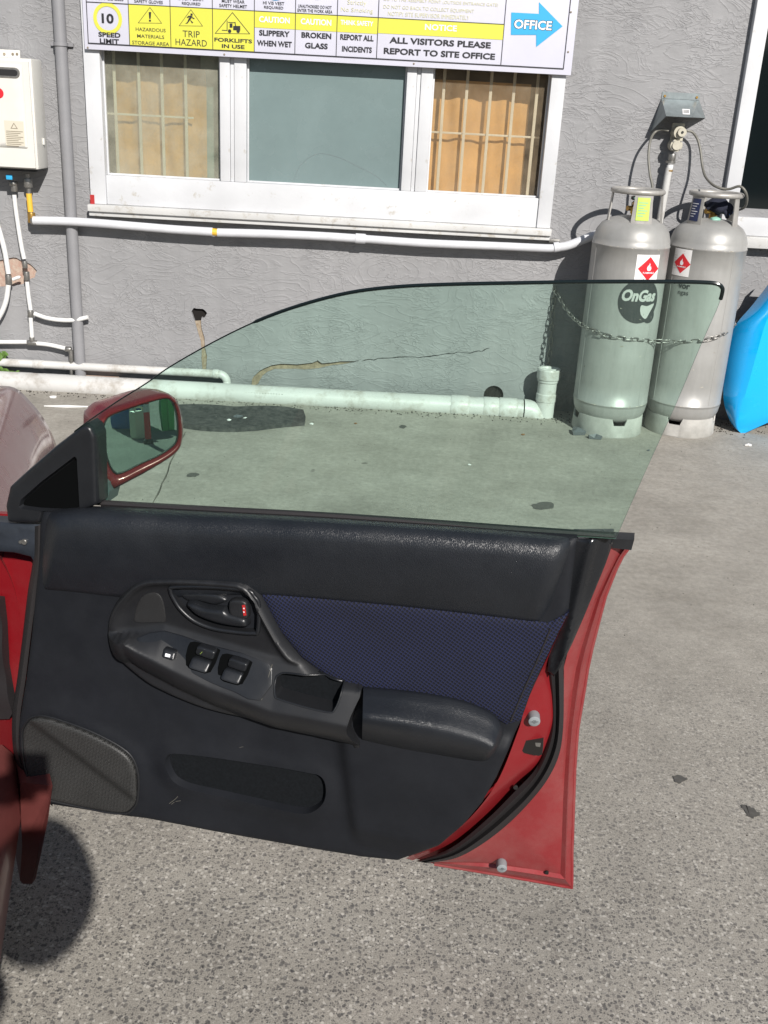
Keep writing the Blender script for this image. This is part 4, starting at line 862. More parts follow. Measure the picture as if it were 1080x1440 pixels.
# ---- chain round the cylinders
def link_mesh():
    P = [(.0105*cos(t), .0, 0) for t in ()]
    Q = []
    for k_ in range(20):
        t = 2*pi*k_/20; x = .008*sin(t); y = .0095*cos(t); Q.append((x+(.013 if sin(t) > .01 else -.013 if sin(t) < -.01 else 0), y, 0))
    V, F = tubeVF(Q, .0028, 6, True); me = bpy.data.meshes.new('link'); me.from_pydata([list(v) for v in V], [], F); me.materials.append(MT['steel']); me.polygons.foreach_set('use_smooth', [True]*len(me.polygons)); return me
LM = link_mesh()
def chain(name, path, label):
    P = sm_curve(path, 16); d = np.r_[0, np.cumsum(np.linalg.norm(np.diff(P, axis=0), axis=1))]; t = empty(name, P[0]); tag(t, label, 'chain', 'chains holding the gas cylinders')
    n = int(d[-1]/.034)
    for i in range(n):
        s = (i+.5)*d[-1]/n; a = np.array([np.interp(s-.01, d, P[:, j]) for j in range(3)]); b = np.array([np.interp(s+.01, d, P[:, j]) for j in range(3)]); c = (a+b)/2
        T = Vector((b-a).tolist()).normalized(); o = bpy.data.objects.new('link', LM); COL.objects.link(o); o.parent = t; o.location = (c-P[0]).tolist()
        q = T.to_track_quat('X', 'Z').to_matrix().to_4x4() @ Matrix.Rotation((pi/2 if i % 2 else 0)+.35+random.uniform(-.25, .25), 4, 'X'); o.rotation_euler = q.to_euler()
    return t
def on_cyl(C, px, py): s, z = cyl_pt(C, px, py); a = face(C)+s/RC; return np.array([C[0]+(RC+.006)*cos(a), C[1]+(RC+.006)*sin(a), z])
P = [wp(781, 409, WY-.02), wp(800, 440, 5.36), wp(820, 458, 5.20), on_cyl(CC[0], 842, 467), on_cyl(CC[0], 856, 472), on_cyl(CC[0], 885, 476), on_cyl(CC[0], 912, 479), wp(938, 480, 5.12), on_cyl(CC[1], 962, 480), on_cyl(CC[1], 990, 478), on_cyl(CC[1], 1015, 470), wp(1031, 458, 5.32), wp(1036, 452, WY-.02)]
chain('chain', P, 'steel chain sagging across the front of both gas cylinders')
chain('chain', [wp(780, 409, WY-.015), wp(778, 430, WY-.015), wp(776, 460, WY-.015), wp(774, 490, WY-.015), wp(770, 520, WY-.015)], 'spare end of steel chain hanging straight down the wall left of the cylinders')
ey = empty('eye_bolt', wp(780, 406, WY)); tag(ey, 'small steel eye bolt in the wall holding the chains', 'eye bolt')
box('plate', wp(780, 404, WY)-(.008, .004, .02), wp(780, 404, WY)+(.008, 0, .016), 'steel', ey, .002); c = wp(781, 407, WY-.014); obj('ring', *tubeVF([(c[0], c[1]+.013*cos(a), c[2]+.013*sin(a)) for a in np.linspace(0, 2*pi, 14, endpoint=False)], .003, 6, True), 'steel', ey, True)

# ================================================================== BLUE PANEL
bp_ = empty('blue_bodywork', gp(1044, 611)); tag(bp_, 'bright blue glossy car body panel leaning on the wall right of the cylinders', 'bodywork')
L_ = [(1088, 388), (1080, 400), (1058, 429), (1032, 461), (1022, 498), (1017.5, 538), (1018.5, 569), (1030, 598), (1044, 610)]
K_ = [(1110, 378), (1098, 410), (1088, 432), (1076, 456), (1064, 498), (1053, 538), (1044, 569), (1037, 598), (1044.5, 610.5)]
rows = []
n = 40
Ll = np.array([wp(a, b, 5.44-.10*i/8) for i, (a, b) in enumerate(L_)]); Kk = np.array([wp(a, b, 5.30+.02*i/8-.06*sin(pi*i/8)) for i, (a, b) in enumerate(K_)])
Ll = sm_curve(Ll, 5); Kk = sm_curve(Kk, 5); m_ = len(Ll)
Rr = np.array([Kk[0]+(.55, .14, -.0)+np.array([0, 0, -1.])*(Kk[0][2]-.16)*(i/(m_-1)) for i in range(m_)])
for i in range(m_):
    t = i/(m_-1); row = []
    for s in np.linspace(0, 1, 8): q = Ll[i]*(1-s)+Kk[i]*s; q = q+np.array([-.012, -.03, 0])*sin(pi*s)*(1-t*.6); row.append(q)
    w_ = (1-t)**.3
    for s in np.linspace(0, 1, 12)[1:]: q = Kk[i]*(1-s)+Rr[i]*s; q = q+np.array([0, -.05, .07*t*(0 if t < .8 else (t-.8)*5)])*sin(pi*s); row.append(q)
    rows.append(row)
V, F = loftVF(rows); obj('outer_skin', V, F, 'bluepaint', bp_, True, sharp=28)
V2_ = np.array(V)+(0.004, .006, -.003); obj('inner_skin', V2_, F, 'heaterdark', bp_, True)

# ================================================================== THE CAR
# car axes: forward F_, to the right R_
C0 = np.array([-.605, 1.425, 0.]); F_ = np.array([-.245, .9695, 0.]); R_ = np.array([.9695, .245, 0.])
def cp(s, l, z): return C0+F_*s+R_*l+np.array([0, 0, z])
car = empty('car', cp(0, 0, 0)); tag(car, 'red car at the left edge with its front door swung wide open', 'car')

# ---- the opened front door
DF = Frame((-.536, 1.64), rad(13))
def DD(n0=0.0):                            # door plane shifted by n0
    def f(u, v, n): return DF(u, v, np.asarray(n, float)+n0)
    return f
def dpl(pts, n=0.0, sm=0, closed=True):
    P = np.array([DF.p(x, y, n) for x, y in pts]); return sm_curve(P, sm, closed) if sm else P
def rows_loft(name, specs, mat, parent, sub=6, smooth_c=True, sharp=50):
    """each spec: (pixel points, offset n) ; equal numbers of points"""
    rows = []
    for pts, n in specs:
        P = []
        for i, (x, y) in enumerate(pts): nn = n[i] if hasattr(n, '__len__') else n; u, v = DF.p(x, y, nn); P.append(DF(u, v, nn))
        P = np.array(P); rows.append(sm_curve(P, sub) if smooth_c else np.array([P[i]*(1-k/sub)+P[i+1]*k/sub for i in range(len(P)-1) for k in range(sub)]+[P[-1]]))
    return obj(name, *loftVF(rows), mat, parent, True, sharp=sharp)
# outline data (as traced on the inner face of the door)
SEAL_O = [(861, 765), (857, 778), (848, 802), (832, 840), (817, 876), (801, 907), (793, 938), (793, 969), (792, 1023), (786, 1062), (770, 1096), (745, 1128), (712, 1161), (675, 1189), (640, 1207), (600, 1214)]
SKIN_O = [(884, 770), (875, 782), (866, 800), (851, 838), (841, 876), (832, 912), (826, 940), (821, 972), (812, 1025), (808, 1080), (806, 1140), (804, 1200), (804, 1248), (754, 1239), (690, 1228), (611, 1215)]
CREASE = [(876, 772), (868, 784), (857, 806), (840, 842), (828, 878), (818, 910), (810, 940), (805, 972), (799, 1025), (795, 1070), (792, 1125), (790, 1180), (788, 1229), (745, 1222), (685, 1214), (611, 1212)]
TRIM_E = [(811, 757), (808, 775), (803, 800), (800, 835), (799, 862), (780, 902), (766, 932), (752, 962), (739, 992), (733, 1014), (727, 1032), (704, 1090), (677, 1132), (638, 1171), (600, 1193), (570, 1207)]
JAMB_I = [(830, 762), (824, 785), (815, 810), (803, 850), (795, 875), (780, 905), (772, 930), (771, 950), (776, 985), (776, 1016), (764, 1050), (752, 1072), (720, 1100), (680, 1142), (630, 1183), (575, 1208)]
SEAL_I = [(828, 764), (820, 790), (812, 815), (800, 848), (790, 876), (776, 905), (769, 925), (769, 945), (773, 975), (774, 1016), (766, 1053), (752, 1083), (725, 1112), (685, 1152), (635, 1192), (585, 1211)]
nS = -.055; nO = -.100
SK = [(-4, 722), (884, 770)]+SKIN_O[1:]+[(560, 1200), (300, 1160), (90, 1112), (40, 1070), (10, 1000), (-2, 900), (-6, 800)]
door = prism('door', dpl(SK, nO-.006), DD(nO-.006), -.012, 0., 'redpaint', car)
door['label'] = 'open driver door seen from its inner side'
door.name = 'door'
rows_loft('door_flange', [(SEAL_O, nS-.004), ([(s[0]*.5+c[0]*.5, s[1]*.5+c[1]*.5) for s, c in zip(SEAL_O, CREASE)], [-.066]*16), (CREASE, -.078)], 'redfaded', door, sharp=30, smooth_c=False)
rows_loft('door_flange', [(CREASE, -.0781), ([(a[0]*.6+b[0]*.4, a[1]*.6+b[1]*.4) for a, b in zip(CREASE, SKIN_O)], -.074), ([(a[0]*.5+b[0]*.5, a[1]*.5+b[1]*.5) for a, b in zip(CREASE, SKIN_O)], -.088), (SKIN_O, nO-.002)], 'redfaded', door, sharp=25, smooth_c=False)
edge = np.array([DF(*DF.p(x, y, nO-.003), nO-.003) for x, y in SKIN_O]); edge = np.array([edge[i]*(1-k/5)+edge[i+1]*k/5 for i in range(len(edge)-1) for k in range(5)]+[edge[-1]])
obj('hem_edge', *tubeVF(edge, .0035, 8), 'redfaded', door, True)
rows_loft('door_jamb', [(TRIM_E[4:], -.012), ([(a[0]*.5+b[0]*.5, a[1]*.5+b[1]*.5) for a, b in zip(TRIM_E, JAMB_I)][4:], -.022), (JAMB_I[4:], -.035), ([(x+5, y+2) for x, y in JAMB_I][4:], -.050)], 'redpaint', door)
# rubber seal: two lips with a valley
mid_ = [(a[0]*.5+b[0]*.5, a[1]*.5+b[1]*.5) for a, b in zip(SEAL_I, SEAL_O)]
q1 = [(a[0]*.72+b[0]*.28, a[1]*.72+b[1]*.28) for a, b in zip(SEAL_I, SEAL_O)]; q3 = [(a[0]*.28+b[0]*.72, a[1]*.28+b[1]*.72) for a, b in zip(SEAL_I, SEAL_O)]
rows_loft('weatherstrip', [(SEAL_I, -.050), (SEAL_I, -.040), (q1, -.034), (mid_, -.046), (q3, -.036), (SEAL_O, -.042), (SEAL_O, nS-.004)], 'seal', door)
# upper rear corner cover (black plastic)
UC = [(804, 757), (862, 757), (859, 775), (851, 800), (836, 835), (820, 872), (806, 902), (790, 932), (779, 950), (770, 944), (772, 922), (784, 894), (793, 862), (792, 840), (797, 800)]
def huc(u, v, d): return -.020-.035*np.clip((u-DF.p(812, 800)[0])/.06, 0, 1)**1.3+.010*np.exp(-((u-DF.p(824, 800)[0]+(DF.p(824, 800)[1]-v)*.10)/.008)**2)+.003*np.clip(d/.004, 0, 1)
relief('corner_cover', dpl(UC, -.02), DD(), huc, 'gloss', door, res=.006, rings=(.002, .004), base=-.06)
# belt moulding end
rr = dpl([(861, 756), (892, 757.5), (888, 772), (861, 769)], -.06); prism('belt_moulding', rr, DD(), -.085, -.055, 'console', door)

# ---- lower trim panel
LT = [(58, 735), (56, 790), (52, 828), (46, 890), (38, 955), (30, 1010), (29, 1050), (36, 1080), (50, 1104), (72, 1128), (160, 1140), (300, 1167), (430, 1190), (510, 1203), (560, 1208), (585, 1199), (620, 1180), (655, 1150), (680, 1120), (700, 1085), (722, 1035), (733, 1012), (745, 978), (768, 925), (790, 880), (799, 860), (804, 815), (811, 757), (400, 730), (62, 718)]
LTu = dpl(LT)
sp_ = dpl([(38, 1027), (41, 1014), (52, 1002), (70, 1000), (98, 1008), (128, 1019), (152, 1030), (172, 1041), (188, 1053), (197, 1068), (201, 1090), (199, 1118), (192, 1130), (182, 1136), (160, 1135), (128, 1129), (95, 1122), (73, 1116), (58, 1103), (46, 1084), (40, 1060)], 0, 3)
pk = dpl([(237, 1066), (240, 1057), (250, 1053), (300, 1058), (355, 1066), (400, 1073), (438, 1080), (452, 1083), (460, 1092), (462, 1108), (458, 1122), (446, 1133), (430, 1137), (400, 1132), (355, 1122), (310, 1112), (270, 1103), (250, 1093), (241, 1080)], 0, 3)
UX = lambda px, py=1060: DF.p(px, py)[0]
def hlt(u, v, d):
    h = .010*np.clip(1-(1-np.clip(d/.012, 0, 1))**2, 0, 1)**.5
    st = 1/(1+np.exp(-(u-(UX(487)+(DF.p(487, 1060)[1]-v)*.15))/.0045)); fade = np.clip((DF.p(480, 985)[1]-v)/.02, 0, 1)*np.clip((v-DF.p(480, 1180)[1])/.05, 0, 1)
    h = h+.016*st*fade
    P = np.stack([u, v], 1)
    ds = dist(P, sp_); ins = inpoly(P, sp_); h = h+np.where(ins, .006, .006*np.exp(-(ds/.018)**2)+.004*np.exp(-((v-DF.p(130, 1000)[1])/.03)**2)*np.exp(-((u-UX(100))/.1)**2))
    dk = dist(P, pk); ik = inpoly(P, pk); h = h+.006*np.exp(-(dk/.022)**2)*(~ik)+np.where(ik, .006-.014*np.clip(dk/.004, 0, 1), 0)
    return h
relief('trim_panel', LTu, DD(), hlt, 'trim', door, res=.010, rings=(.0015, .004, .008), feats=[(pk, .004), (sp_, .003)], base=-.03)
relief('map_pocket', offset_poly(pk, .0045), DD(), lambda u, v, d: .0025+.0015*np.sin(u*40)*0, 'pocket', door, res=.02)
relief('speaker_grille', offset_poly(sp_, .002), DD(.016), lambda u, v, d: .0045*np.clip(1-(1-np.clip(d/.007, 0, 1))**2, 0, 1)**.5+.007*np.clip((v-DF.p(120, 1062)[1]+(u-UX(120))*.62)/.02, 0, 1), 'grille', door, res=.008, rings=(.0015, .003, .006), base=-.004)
obj('grille_rim', *tubeVF(np.array([DF(u, v, .0175) for u, v in sp_]), .0022, 8, True), 'console', door, True)
# ---- upper padded roll: profile swept along the door
TOPL = [(61, 718), (140, 712.5), (300, 720), (450, 728), (600, 738), (720, 747), (813, 756)]
BOTL = [(52, 829), (100, 833), (200, 842), (370, 838), (560, 854), (690, 868), (771, 878)]
TOPC = sm_curve(TOPL, 12); BOTC = sm_curve(BOTL, 12)
prof = [(0, -.035), (-.004, -.012), (.015, .006), (.06, .020), (.15, .032), (.3, .038), (.5, .036), (.7, .030), (.85, .022), (.95, .016), (.99, .012), (1.0, .000)]
rows = []
for t, n in prof:
    row = []
    for i in range(len(TOPC)):
        x = TOPC[i]*(1-t)+BOTC[i]*t; e = min(i/5, 1, (len(TOPC)-1-i)/4+.0); e = max(e, 0); nn = -.02+(n+.02)*sqrt(1-(1-e)**2) if n > -.02 else n
        u, v = DF.p(x[0], x[1], nn); row.append(DF(u, v, nn))
    rows.append(row)
obj('upper_pad', *loftVF(rows), 'pad', door, True, sharp=70)
tube('belt_seal', [DF(*DF.p(x, y-1.5, -.022), -.022) for x, y in [(143, 709), (300, 718), (450, 726), (600, 736), (720, 745), (864, 755)]], .006, 'seal', door, 8, sm=4)
# ---- navy fabric insert
NV = [(366, 834), (460, 842), (560, 851), (690, 866), (771, 876), (800, 861), (785, 890), (766, 930), (750, 962), (739, 992), (733, 1013), (712, 1019), (700, 1012), (640, 990), (510, 968), (470, 958), (425, 925), (395, 888), (372, 845)]
NVu = dpl(NV, .012)
relief('fabric_insert', NVu, DD(), lambda u, v, d: .0115+.004*np.clip(d/.010, 0, 1)**.6, 'navy', door, res=.012, rings=(.003, .006), base=0)
tube('piping', [DF(*DF.p(x, y, .0155), .0155) for x, y in [(774, 884), (757, 925), (742, 958), (728, 990), (718, 1014)]], .0015, 'seal', door, 6, sm=4)

# ---- console with pull handle
CO = [(153, 882), (156, 862), (166, 842), (186, 819), (206, 808), (235, 805.5), (274, 806), (330, 810), (345, 814), (356, 821), (369, 838), (381, 860), (393, 882), (403, 899), (414, 914), (428, 928), (443, 940), (460, 949), (481, 956), (511, 964), (502, 990), (498, 1013), (509, 1044), (457, 1032), (386, 1014), (323, 1001), (290, 992), (263, 982), (236, 970), (210, 956), (179, 931), (164, 916), (156, 900)]
COu = sm_curve(dpl(CO, .012), 3, True); CO_open = np.vstack([COu[67:], COu[:57]])
ST = [(165, 889), (190, 888), (231, 883), (300, 903), (383, 927), (440, 939), (487, 955), (512, 963)]; SB = [(165, 893), (193, 912), (246, 940), (298, 964), (385, 997), (450, 1009), (494, 1018), (506, 1020)]
STu = dpl(ST, .02, closed=False); SBu = dpl(SB, .05, closed=False)
hb = dpl([(239, 829), (247, 826), (300, 827), (345, 833), (356, 840), (362, 852), (363, 884), (357, 888), (330, 886), (300, 881), (275, 871), (257, 856), (247, 843)], .022, 3)   # door-handle bowl
pc = dpl([(388, 955), (391, 950), (402, 948), (440, 954), (472, 962), (480, 968), (479, 980), (474, 992), (466, 994), (430, 986), (398, 977), (390, 972)], .035, 3)                # finger pocket
tw = dpl([(189, 866), (195, 846), (204, 836), (217, 833), (226, 838), (231, 852), (233, 872), (226, 875), (192, 875)], .02, 3)
def hco(u, v, d):
    P = np.stack([u, v], 1); vt = np.interp(u, STu[:, 0], STu[:, 1]); vb = np.interp(u, SBu[:, 0], SBu[:, 1]); vb = np.minimum(vb, vt-.002)
    up = .020+.010*np.exp(-((d-.011)/.008)**2)*np.clip((u-UX(150, 880))/.02, 0, 1); up = up+.012*np.exp(-((v-vt)/.006)**2)*0
    t = np.clip((vt-v)/(vt-vb), 0, 1); sh = .024+.036*t
    low = .060-.030*np.clip((vb-v)/.055, 0, 1)**2
    h = np.where(v > vt, up+(.024-up)*np.exp(-((v-vt)/.006)**2), np.where(v > vb, sh, low))
    k = np.clip((u-UX(158, 900))/.045, 0, 1); k = k*k*(3-2*k); h = .026+(h-.026)*k
    d = dist(P, CO_open, False); edge_ = np.clip(1-(1-np.clip(d/.010, 0, 1))**2, 0, 1)**.5; h = .004+(h-.004)*edge_
    return h
relief('armrest_console', COu, DD(), hco, 'console', door, res=.0036, rings=(.001, .0025, .005, .0075), holes=[pc, hb], base=0, holebase=.006, sharp=60)
SB_b = resample(np.vstack([STu[1:-1], SBu[1:-1][::-1]]), .01)
def on_co(px, py, lift=0.0):              # point of the console surface under a line of sight
    n = .04
    for _ in range(12):
        u, v = DF.p(px, py, n); a, b = np.array([u]), np.array([v]); n = .6*n+.4*(float(hco(a, b, dist(np.stack([a, b], 1), COu))[0])+lift)
    return u, v, n
def co_patch(name, pts, mat, lift, sm=3, th=.004, r=.002):
    Q = np.array([on_co(x, y, 0) for x, y in pts]); A = np.c_[Q, np.ones(len(Q))*1]; U2 = Q[:, :2]
    X = np.c_[Q[:, 0], Q[:, 1], np.ones(len(Q))]; cf = np.linalg.lstsq(X, Q[:, 2], rcond=None)[0]
    P = sm_curve(U2, sm, True) if sm else U2
    return relief(name, P, DD(), lambda u, v, d: cf[0]*u+cf[1]*v+cf[2]+lift-r+r*np.clip(1-(1-np.clip(d/r, 0, 1))**2, 0, 1)**.5, mat, door, res=.01, rings=(r*.3, r*.7, r), base=None)
co_patch('switch_plate', [(196, 906), (193, 899), (200, 892), (232, 886), (290, 905), (383, 935), (367, 984), (330, 972), (293, 958), (240, 932)], 'gloss', .0022, 2, r=.0015)
co_patch('pocket_surround', [(387, 937), (440, 952), (486, 964), (497, 970), (494, 998), (488, 1006), (440, 1003), (371, 986)], 'console', .0016, 1, r=.001) if 0 else None
def button(name, x, y, wx, wy, sk, mat='gloss', h=.0125, tilt=0.0):
    # x, y centre; wx along the row, wy across, skew follows the row's slope
    pts = [(x-wx/2-sk*.5, y-wy/2-wx*.16), (x+wx/2-sk*.5, y-wy/2+wx*.16), (x+wx/2+sk*.5, y+wy/2+wx*.16), (x-wx/2+sk*.5, y+wy/2-wx*.16)]
    Q = np.array([on_co(a, b, 0) for a, b in pts]); X = np.c_[Q[:, 0], Q[:, 1], np.ones(4)]; cf = np.linalg.lstsq(X, Q[:, 2], rcond=None)[0]
    cen = Q[:, :2].mean(0); P = []
    for i in range(4):
        a, b, c = Q[i-1, :2], Q[i, :2], Q[(i+1) % 4, :2]
        for t in np.linspace(0, 1, 4): p0 = b+(a-b)*.22; p2 = b+(c-b)*.22; P.append((1-t)**2*p0+2*t*(1-t)*b+t*t*p2)
    P = np.array(P); vv = (Q[0, :2]+Q[1, :2])/2-(Q[2, :2]+Q[3, :2])/2; L_h = np.linalg.norm(vv); vv = vv/L_h
    def hh(u, v, d):
        s = ((u-cen[0])*vv[0]+(v-cen[1])*vv[1])/L_h; return cf[0]*u+cf[1]*v+cf[2]+h+tilt*s*.008-.003+.003*np.clip(1-(1-np.clip(d/.003, 0, 1))**2, 0, 1)**.5
    base_n = float(cf[0]*cen[0]+cf[1]*cen[1]+cf[2])+.0
    return relief(name, P, DD(), hh, mat, door, res=.004, rings=(.0008, .002), base=base_n-.004)
for x, y in ((289, 924), (334, 941)):
    o = co_patch('switch_well', [(x-24, y-16), (x-14, y-23), (x+18, y-13), (x+20, y-6), (x+8, y+20), (x-8, y+20), (x-27, y+11)], 'deep', .0030, 2, r=.001)
for x, y in ((292, 914), (284, 931), (337, 931), (329, 947)): button('window_switch', x, y, 26, 15, -6, tilt=.9 if y in (914, 931) and x in (292, 337) else -.4)
b = button('lock_switch', 240.5, 917, 17, 13, -3, h=.010)
q = np.array([on_co(a, b_, 0) for a, b_ in ((237, 914), (244, 916), (243, 920), (236, 918.5))]); obj('window_symbol', [DF(u, v, n+.0118) for u, v, n in q], [[0, 1, 2, 3]], 'signwhite', door)
u, v, n = on_co(289, 911); V, F = textVF('AUTO', .02); lo, hi = V.min(0), V.max(0); V = (V-(lo+hi)/2)/(hi[0]-lo[0])*.008
obj('lettering', [DF(u+x*.5+y*.7, v-x*-.7+y*.3, n+.0185) for x, y, z in V], F, 'greensticker', door)
co_patch('tweeter_grille', [(189, 866), (195, 846), (204, 836), (217, 833), (226, 838), (231, 852), (233, 872), (226, 875), (192, 875)], 'grille2', .0016, 3, r=.0015)
prism('pocket_floor', offset_poly(pc, -.002), DD(), .010, .0145, 'pocket', door)
hpc = hco(pc[:, 0], pc[:, 1], dist(pc, COu)); obj('pocket_rim', *tubeVF(np.array([DF(u, v, n+.0004) for (u, v), n in zip(pc, hpc)]), .0018, 8, True), 'gloss', door, True)
# panel joint lines
def co_line(name, pts, r, mat='scratch'): return tube(name, [DF(*on_co(x, y, .0006)[:2], on_co(x, y, .0006)[2]+.0008) for x, y in pts], r, mat, door, 6, sm=3)
co_line('joint_line', [(383, 934), (376, 957), (368, 984)], .0006)
# ---- inner door handle
FH_ = DD()
rim = np.array([on_co(*xy) for xy in [(241, 829), (247, 825), (300, 826), (345, 832), (357, 839), (363, 852), (364, 885), (357, 889), (330, 887), (300, 882), (275, 872), (257, 857), (247, 843)]])
rimp = sm_curve(np.array([DF(u, v, .024) for u, v, n in rim]), 4, True); obj('handle_bezel', *tubeVF(rimp, .0038, 10, True), 'gloss', door, True)
prism('handle_bowl', offset_poly(hb, -.002), DD(), .0025, .0075, 'deep', door)
lev = dpl([(262, 848), (272, 846), (290, 852), (316, 855), (322, 860), (346, 868), (350, 880), (340, 882), (318, 879), (296, 873), (276, 864)], .02, 3)
relief('door_handle', lev, DD(), lambda u, v, d: .012+.016*np.clip(1-(1-np.clip(d/.009, 0, 1))**2, 0, 1)**.5, 'gloss', door, res=.004, rings=(.001, .003, .005), base=.006)
lv2 = dpl([(250, 834), (262, 832), (300, 834), (318, 842), (318, 848), (300, 852), (280, 847), (262, 846)], .014, 3)
relief('handle_scoop', lv2, DD(), lambda u, v, d: .007+.008*np.clip(1-(1-np.clip(d/.008, 0, 1))**2, 0, 1)**.5, 'gloss', door, res=.005, rings=(.002, .005), base=.005)
lk = dpl([(322, 846), (334, 844), (346, 848), (349, 866), (344, 872), (326, 868), (321, 860)], .024, 2)
relief('lock_knob', lk, DD(), lambda u, v, d: .018+.006*np.clip(1-(1-np.clip(d/.003, 0, 1))**2, 0, 1)**.5, 'console', door, res=.005, rings=(.001, .003), base=.006)
prism('lock_mark', dpl([(340.5, 851), (344.5, 850.6), (346.5, 865), (342.8, 865.8)], .0245), DD(), .0235, .0255, 'redlock', door)
for y in (855, 860): prism('lock_mark', dpl([(342, y), (343.4, y-.2), (343.9, y+1.6), (342.5, y+1.8)], .026), DD(), .0256, .0259, 'signwhite', door)

# ---- armrest pad: profile swept between its two edges
AT = [(511, 965), (560, 969), (612, 976), (650, 984), (680, 995), (697, 1006), (706, 1020), (709, 1034)]
AB = [(509, 1043), (540, 1050), (573, 1057), (610, 1063), (645, 1069), (668, 1072), (683, 1071), (697, 1060)]
AT_, AB_ = sm_curve(AT, 6), sm_curve(AB, 6)
prof = [(0, .008), (.01, .018), (.06, .027), (.2, .038), (.35, .050), (.45, .060), (.54, .066), (.62, .068), (.70, .066), (.80, .058), (.90, .044), (.97, .026), (1.0, .006)]
rows = []; N_ = len(AT_)
for t, n in prof:
    row = []
    for i in range(N_):
        x = AT_[i]*(1-t)+AB_[i]*t; e = min(1, (N_-1-i)/7); e = sqrt(max(0, 1-(1-e)**2)); s0 = 1-.03*max(0, 1-i/1.2); nn = .004+(n-.004)*e*s0; u, v = DF.p(x[0], x[1], nn); row.append(DF(u, v, nn))
    rows.append(row)
obj('armrest_pad', *loftVF(rows), 'pad', door, True, sharp=80)

# ---- latch, stops, embossing on the jamb
def jam(px, py, n): return DF(*DF.p(px, py, n), n)
def jam_n(px, py):
    best = (1e9, 0)
    for i in range(len(TRIM_E)-1):
        for a in np.linspace(0, 1, 6):
            A = np.array(TRIM_E[i])*(1-a)+np.array(TRIM_E[i+1])*a; B = np.array(JAMB_I[i])*(1-a)+np.array(JAMB_I[i+1])*a
            for b in np.linspace(0, 1, 11):
                q = A*(1-b)+B*b; d = hypot(q[0]-px, q[1]-py)
                if d < best[0]: best = (d, (-.012-.020*b if b < .5 else -.022-.026*(b-.5)))
    return best[1]
for (px, py, n, r, L) in ((750, 1005, jam_n(750, 1005)-.001, .0105, .020), (705, 1212, -.068, .010, .018)):
    P0 = jam(px, py, n); D = np.array([.35, -.9, .12]); D /= np.linalg.norm(D); D = DF.N*.93+DF.U*.2+np.array([0, 0, -.05])
    o = obj('rubber_stop', *tubeVF([P0, P0+D*L*.2, P0+D*L, P0+D*(L+.001), P0+D*(L+.001), P0+D*(L-.006)], [r*.9, r, r*.92, r*.8, r*.35, r*.34], 20), 'greystop', door, True)
prism('latch_opening', dpl([(737, 1038), (764, 1040), (763, 1058), (758, 1060), (738, 1056), (735, 1053)], -.026), DD(), -.034, jam_n(737, 1048)+.0006, 'hole', door)
prism('latch', dpl([(740, 1046), (758, 1048), (757, 1056), (741, 1054)], -.024), DD(), -.0284, -.0215, 'heaterdark', door)
prism('latch', dpl([(753, 1042), (761, 1042.5), (760, 1048), (754, 1047)], -.024), DD(), -.0284, -.0185, 'steel', door)
collar('screw', jam(725, 1107, jam_n(725, 1107)), DF.N, .004, .004, 'heaterdark', door)
collar('drain_hole', jam(769, 1227, -.074), DF.N, .0035, .004, 'hole', door)

# ---- left (hinge) edge of the door
rows_loft('weatherstrip', [([(60, 737), (58, 790), (52, 830), (44, 890), (36, 955), (28, 1010), (27, 1055), (38, 1085), (54, 1108), (74, 1130)], .000), ([(54, 739), (53, 790), (46, 832), (38, 895), (30, 955), (23, 1008), (24, 1056), (35, 1084), (52, 1108), (74, 1131)], .004), ([(49, 740), (48, 788), (41, 832), (33, 900), (26, 955), (19, 1006), (21, 1058), (33, 1088), (51, 1112), (74, 1133)], -.004), ([(47, 740), (46, 788), (39, 832), (31, 900), (24, 955), (17, 1006), (19, 1058), (31, 1090), (50, 1114), (74, 1134)], -.03)], 'seal', door)
relief('hinge_face', dpl([(-30, 782), (46, 790), (40, 832), (32, 900), (25, 955), (18, 1006), (21, 1060), (34, 1092), (52, 1116), (20, 1118), (-30, 1110)], -.045), DD(-.045), lambda u, v, d: -.05*np.clip((DF.p(20, 1000, -.045)[1]-v)/.15, 0, 1), 'redpaint', door, res=.02, base=-.08)
br = dpl([(-20, 733), (60, 738), (57, 792), (48, 790), (44, 783), (20, 777), (-20, 774)], -.008); relief('corner_bracket', br, DD(-.008), lambda u, v, d: .003*np.clip(d/.003, 0, 1), 'bracket', door, res=.02, rings=(.0015, .003), base=-.03)
for a, b_ in ((34, 762), (29, 762)):
    collar('screw', jam(a, b_, -.003), DF.N, .0052 if a > 30 else .003, .004, 'steel', door)

# ---- sail trim and mirror
SA = [(11, 709), (17, 682), (42, 659), (80, 626), (118, 597), (124, 594), (132, 600), (137, 612), (140, 707), (130, 712), (106, 720), (64, 718.5), (60, 734), (14, 733)]
SAu = dpl(SA, -.005)
tri_ = dpl([(58, 716), (30, 712), (34, 700), (62, 675), (108, 640), (112, 640), (116, 712), (106, 718)], -.005)
def hsa(u, v, d):
    P = np.stack([u, v], 1); i = inpoly(P, tri_); dk = dist(P, tri_); h = .010*np.clip(1-(1-np.clip(d/.006, 0, 1))**2, 0, 1)**.5; return np.where(i, h-.012*np.clip(dk/.003, 0, 1), h)
relief('sail_trim', SAu, DD(-.005), hsa, 'gloss', door, res=.006, rings=(.0015, .004), feats=[(tri_, .003)], base=-.03)
relief('sail_pane', offset_poly(tri_, .0035), DD(-.005), .0004, 'deep', door, res=.02)
MO = DF(*DF.p(146, 603, -.055), -.055)
MF = Frame((MO[0], MO[1]), rad(13-36), lean=-.10, v0=MO[2])
GL = [(146, 603), (148, 595), (155, 585), (191, 571.5), (222, 562), (235, 560), (241, 565), (247, 582), (249, 603), (248, 618), (242, 627), (222, 640), (199, 650), (172, 663.5), (162, 664), (154, 651), (148, 626.5)]
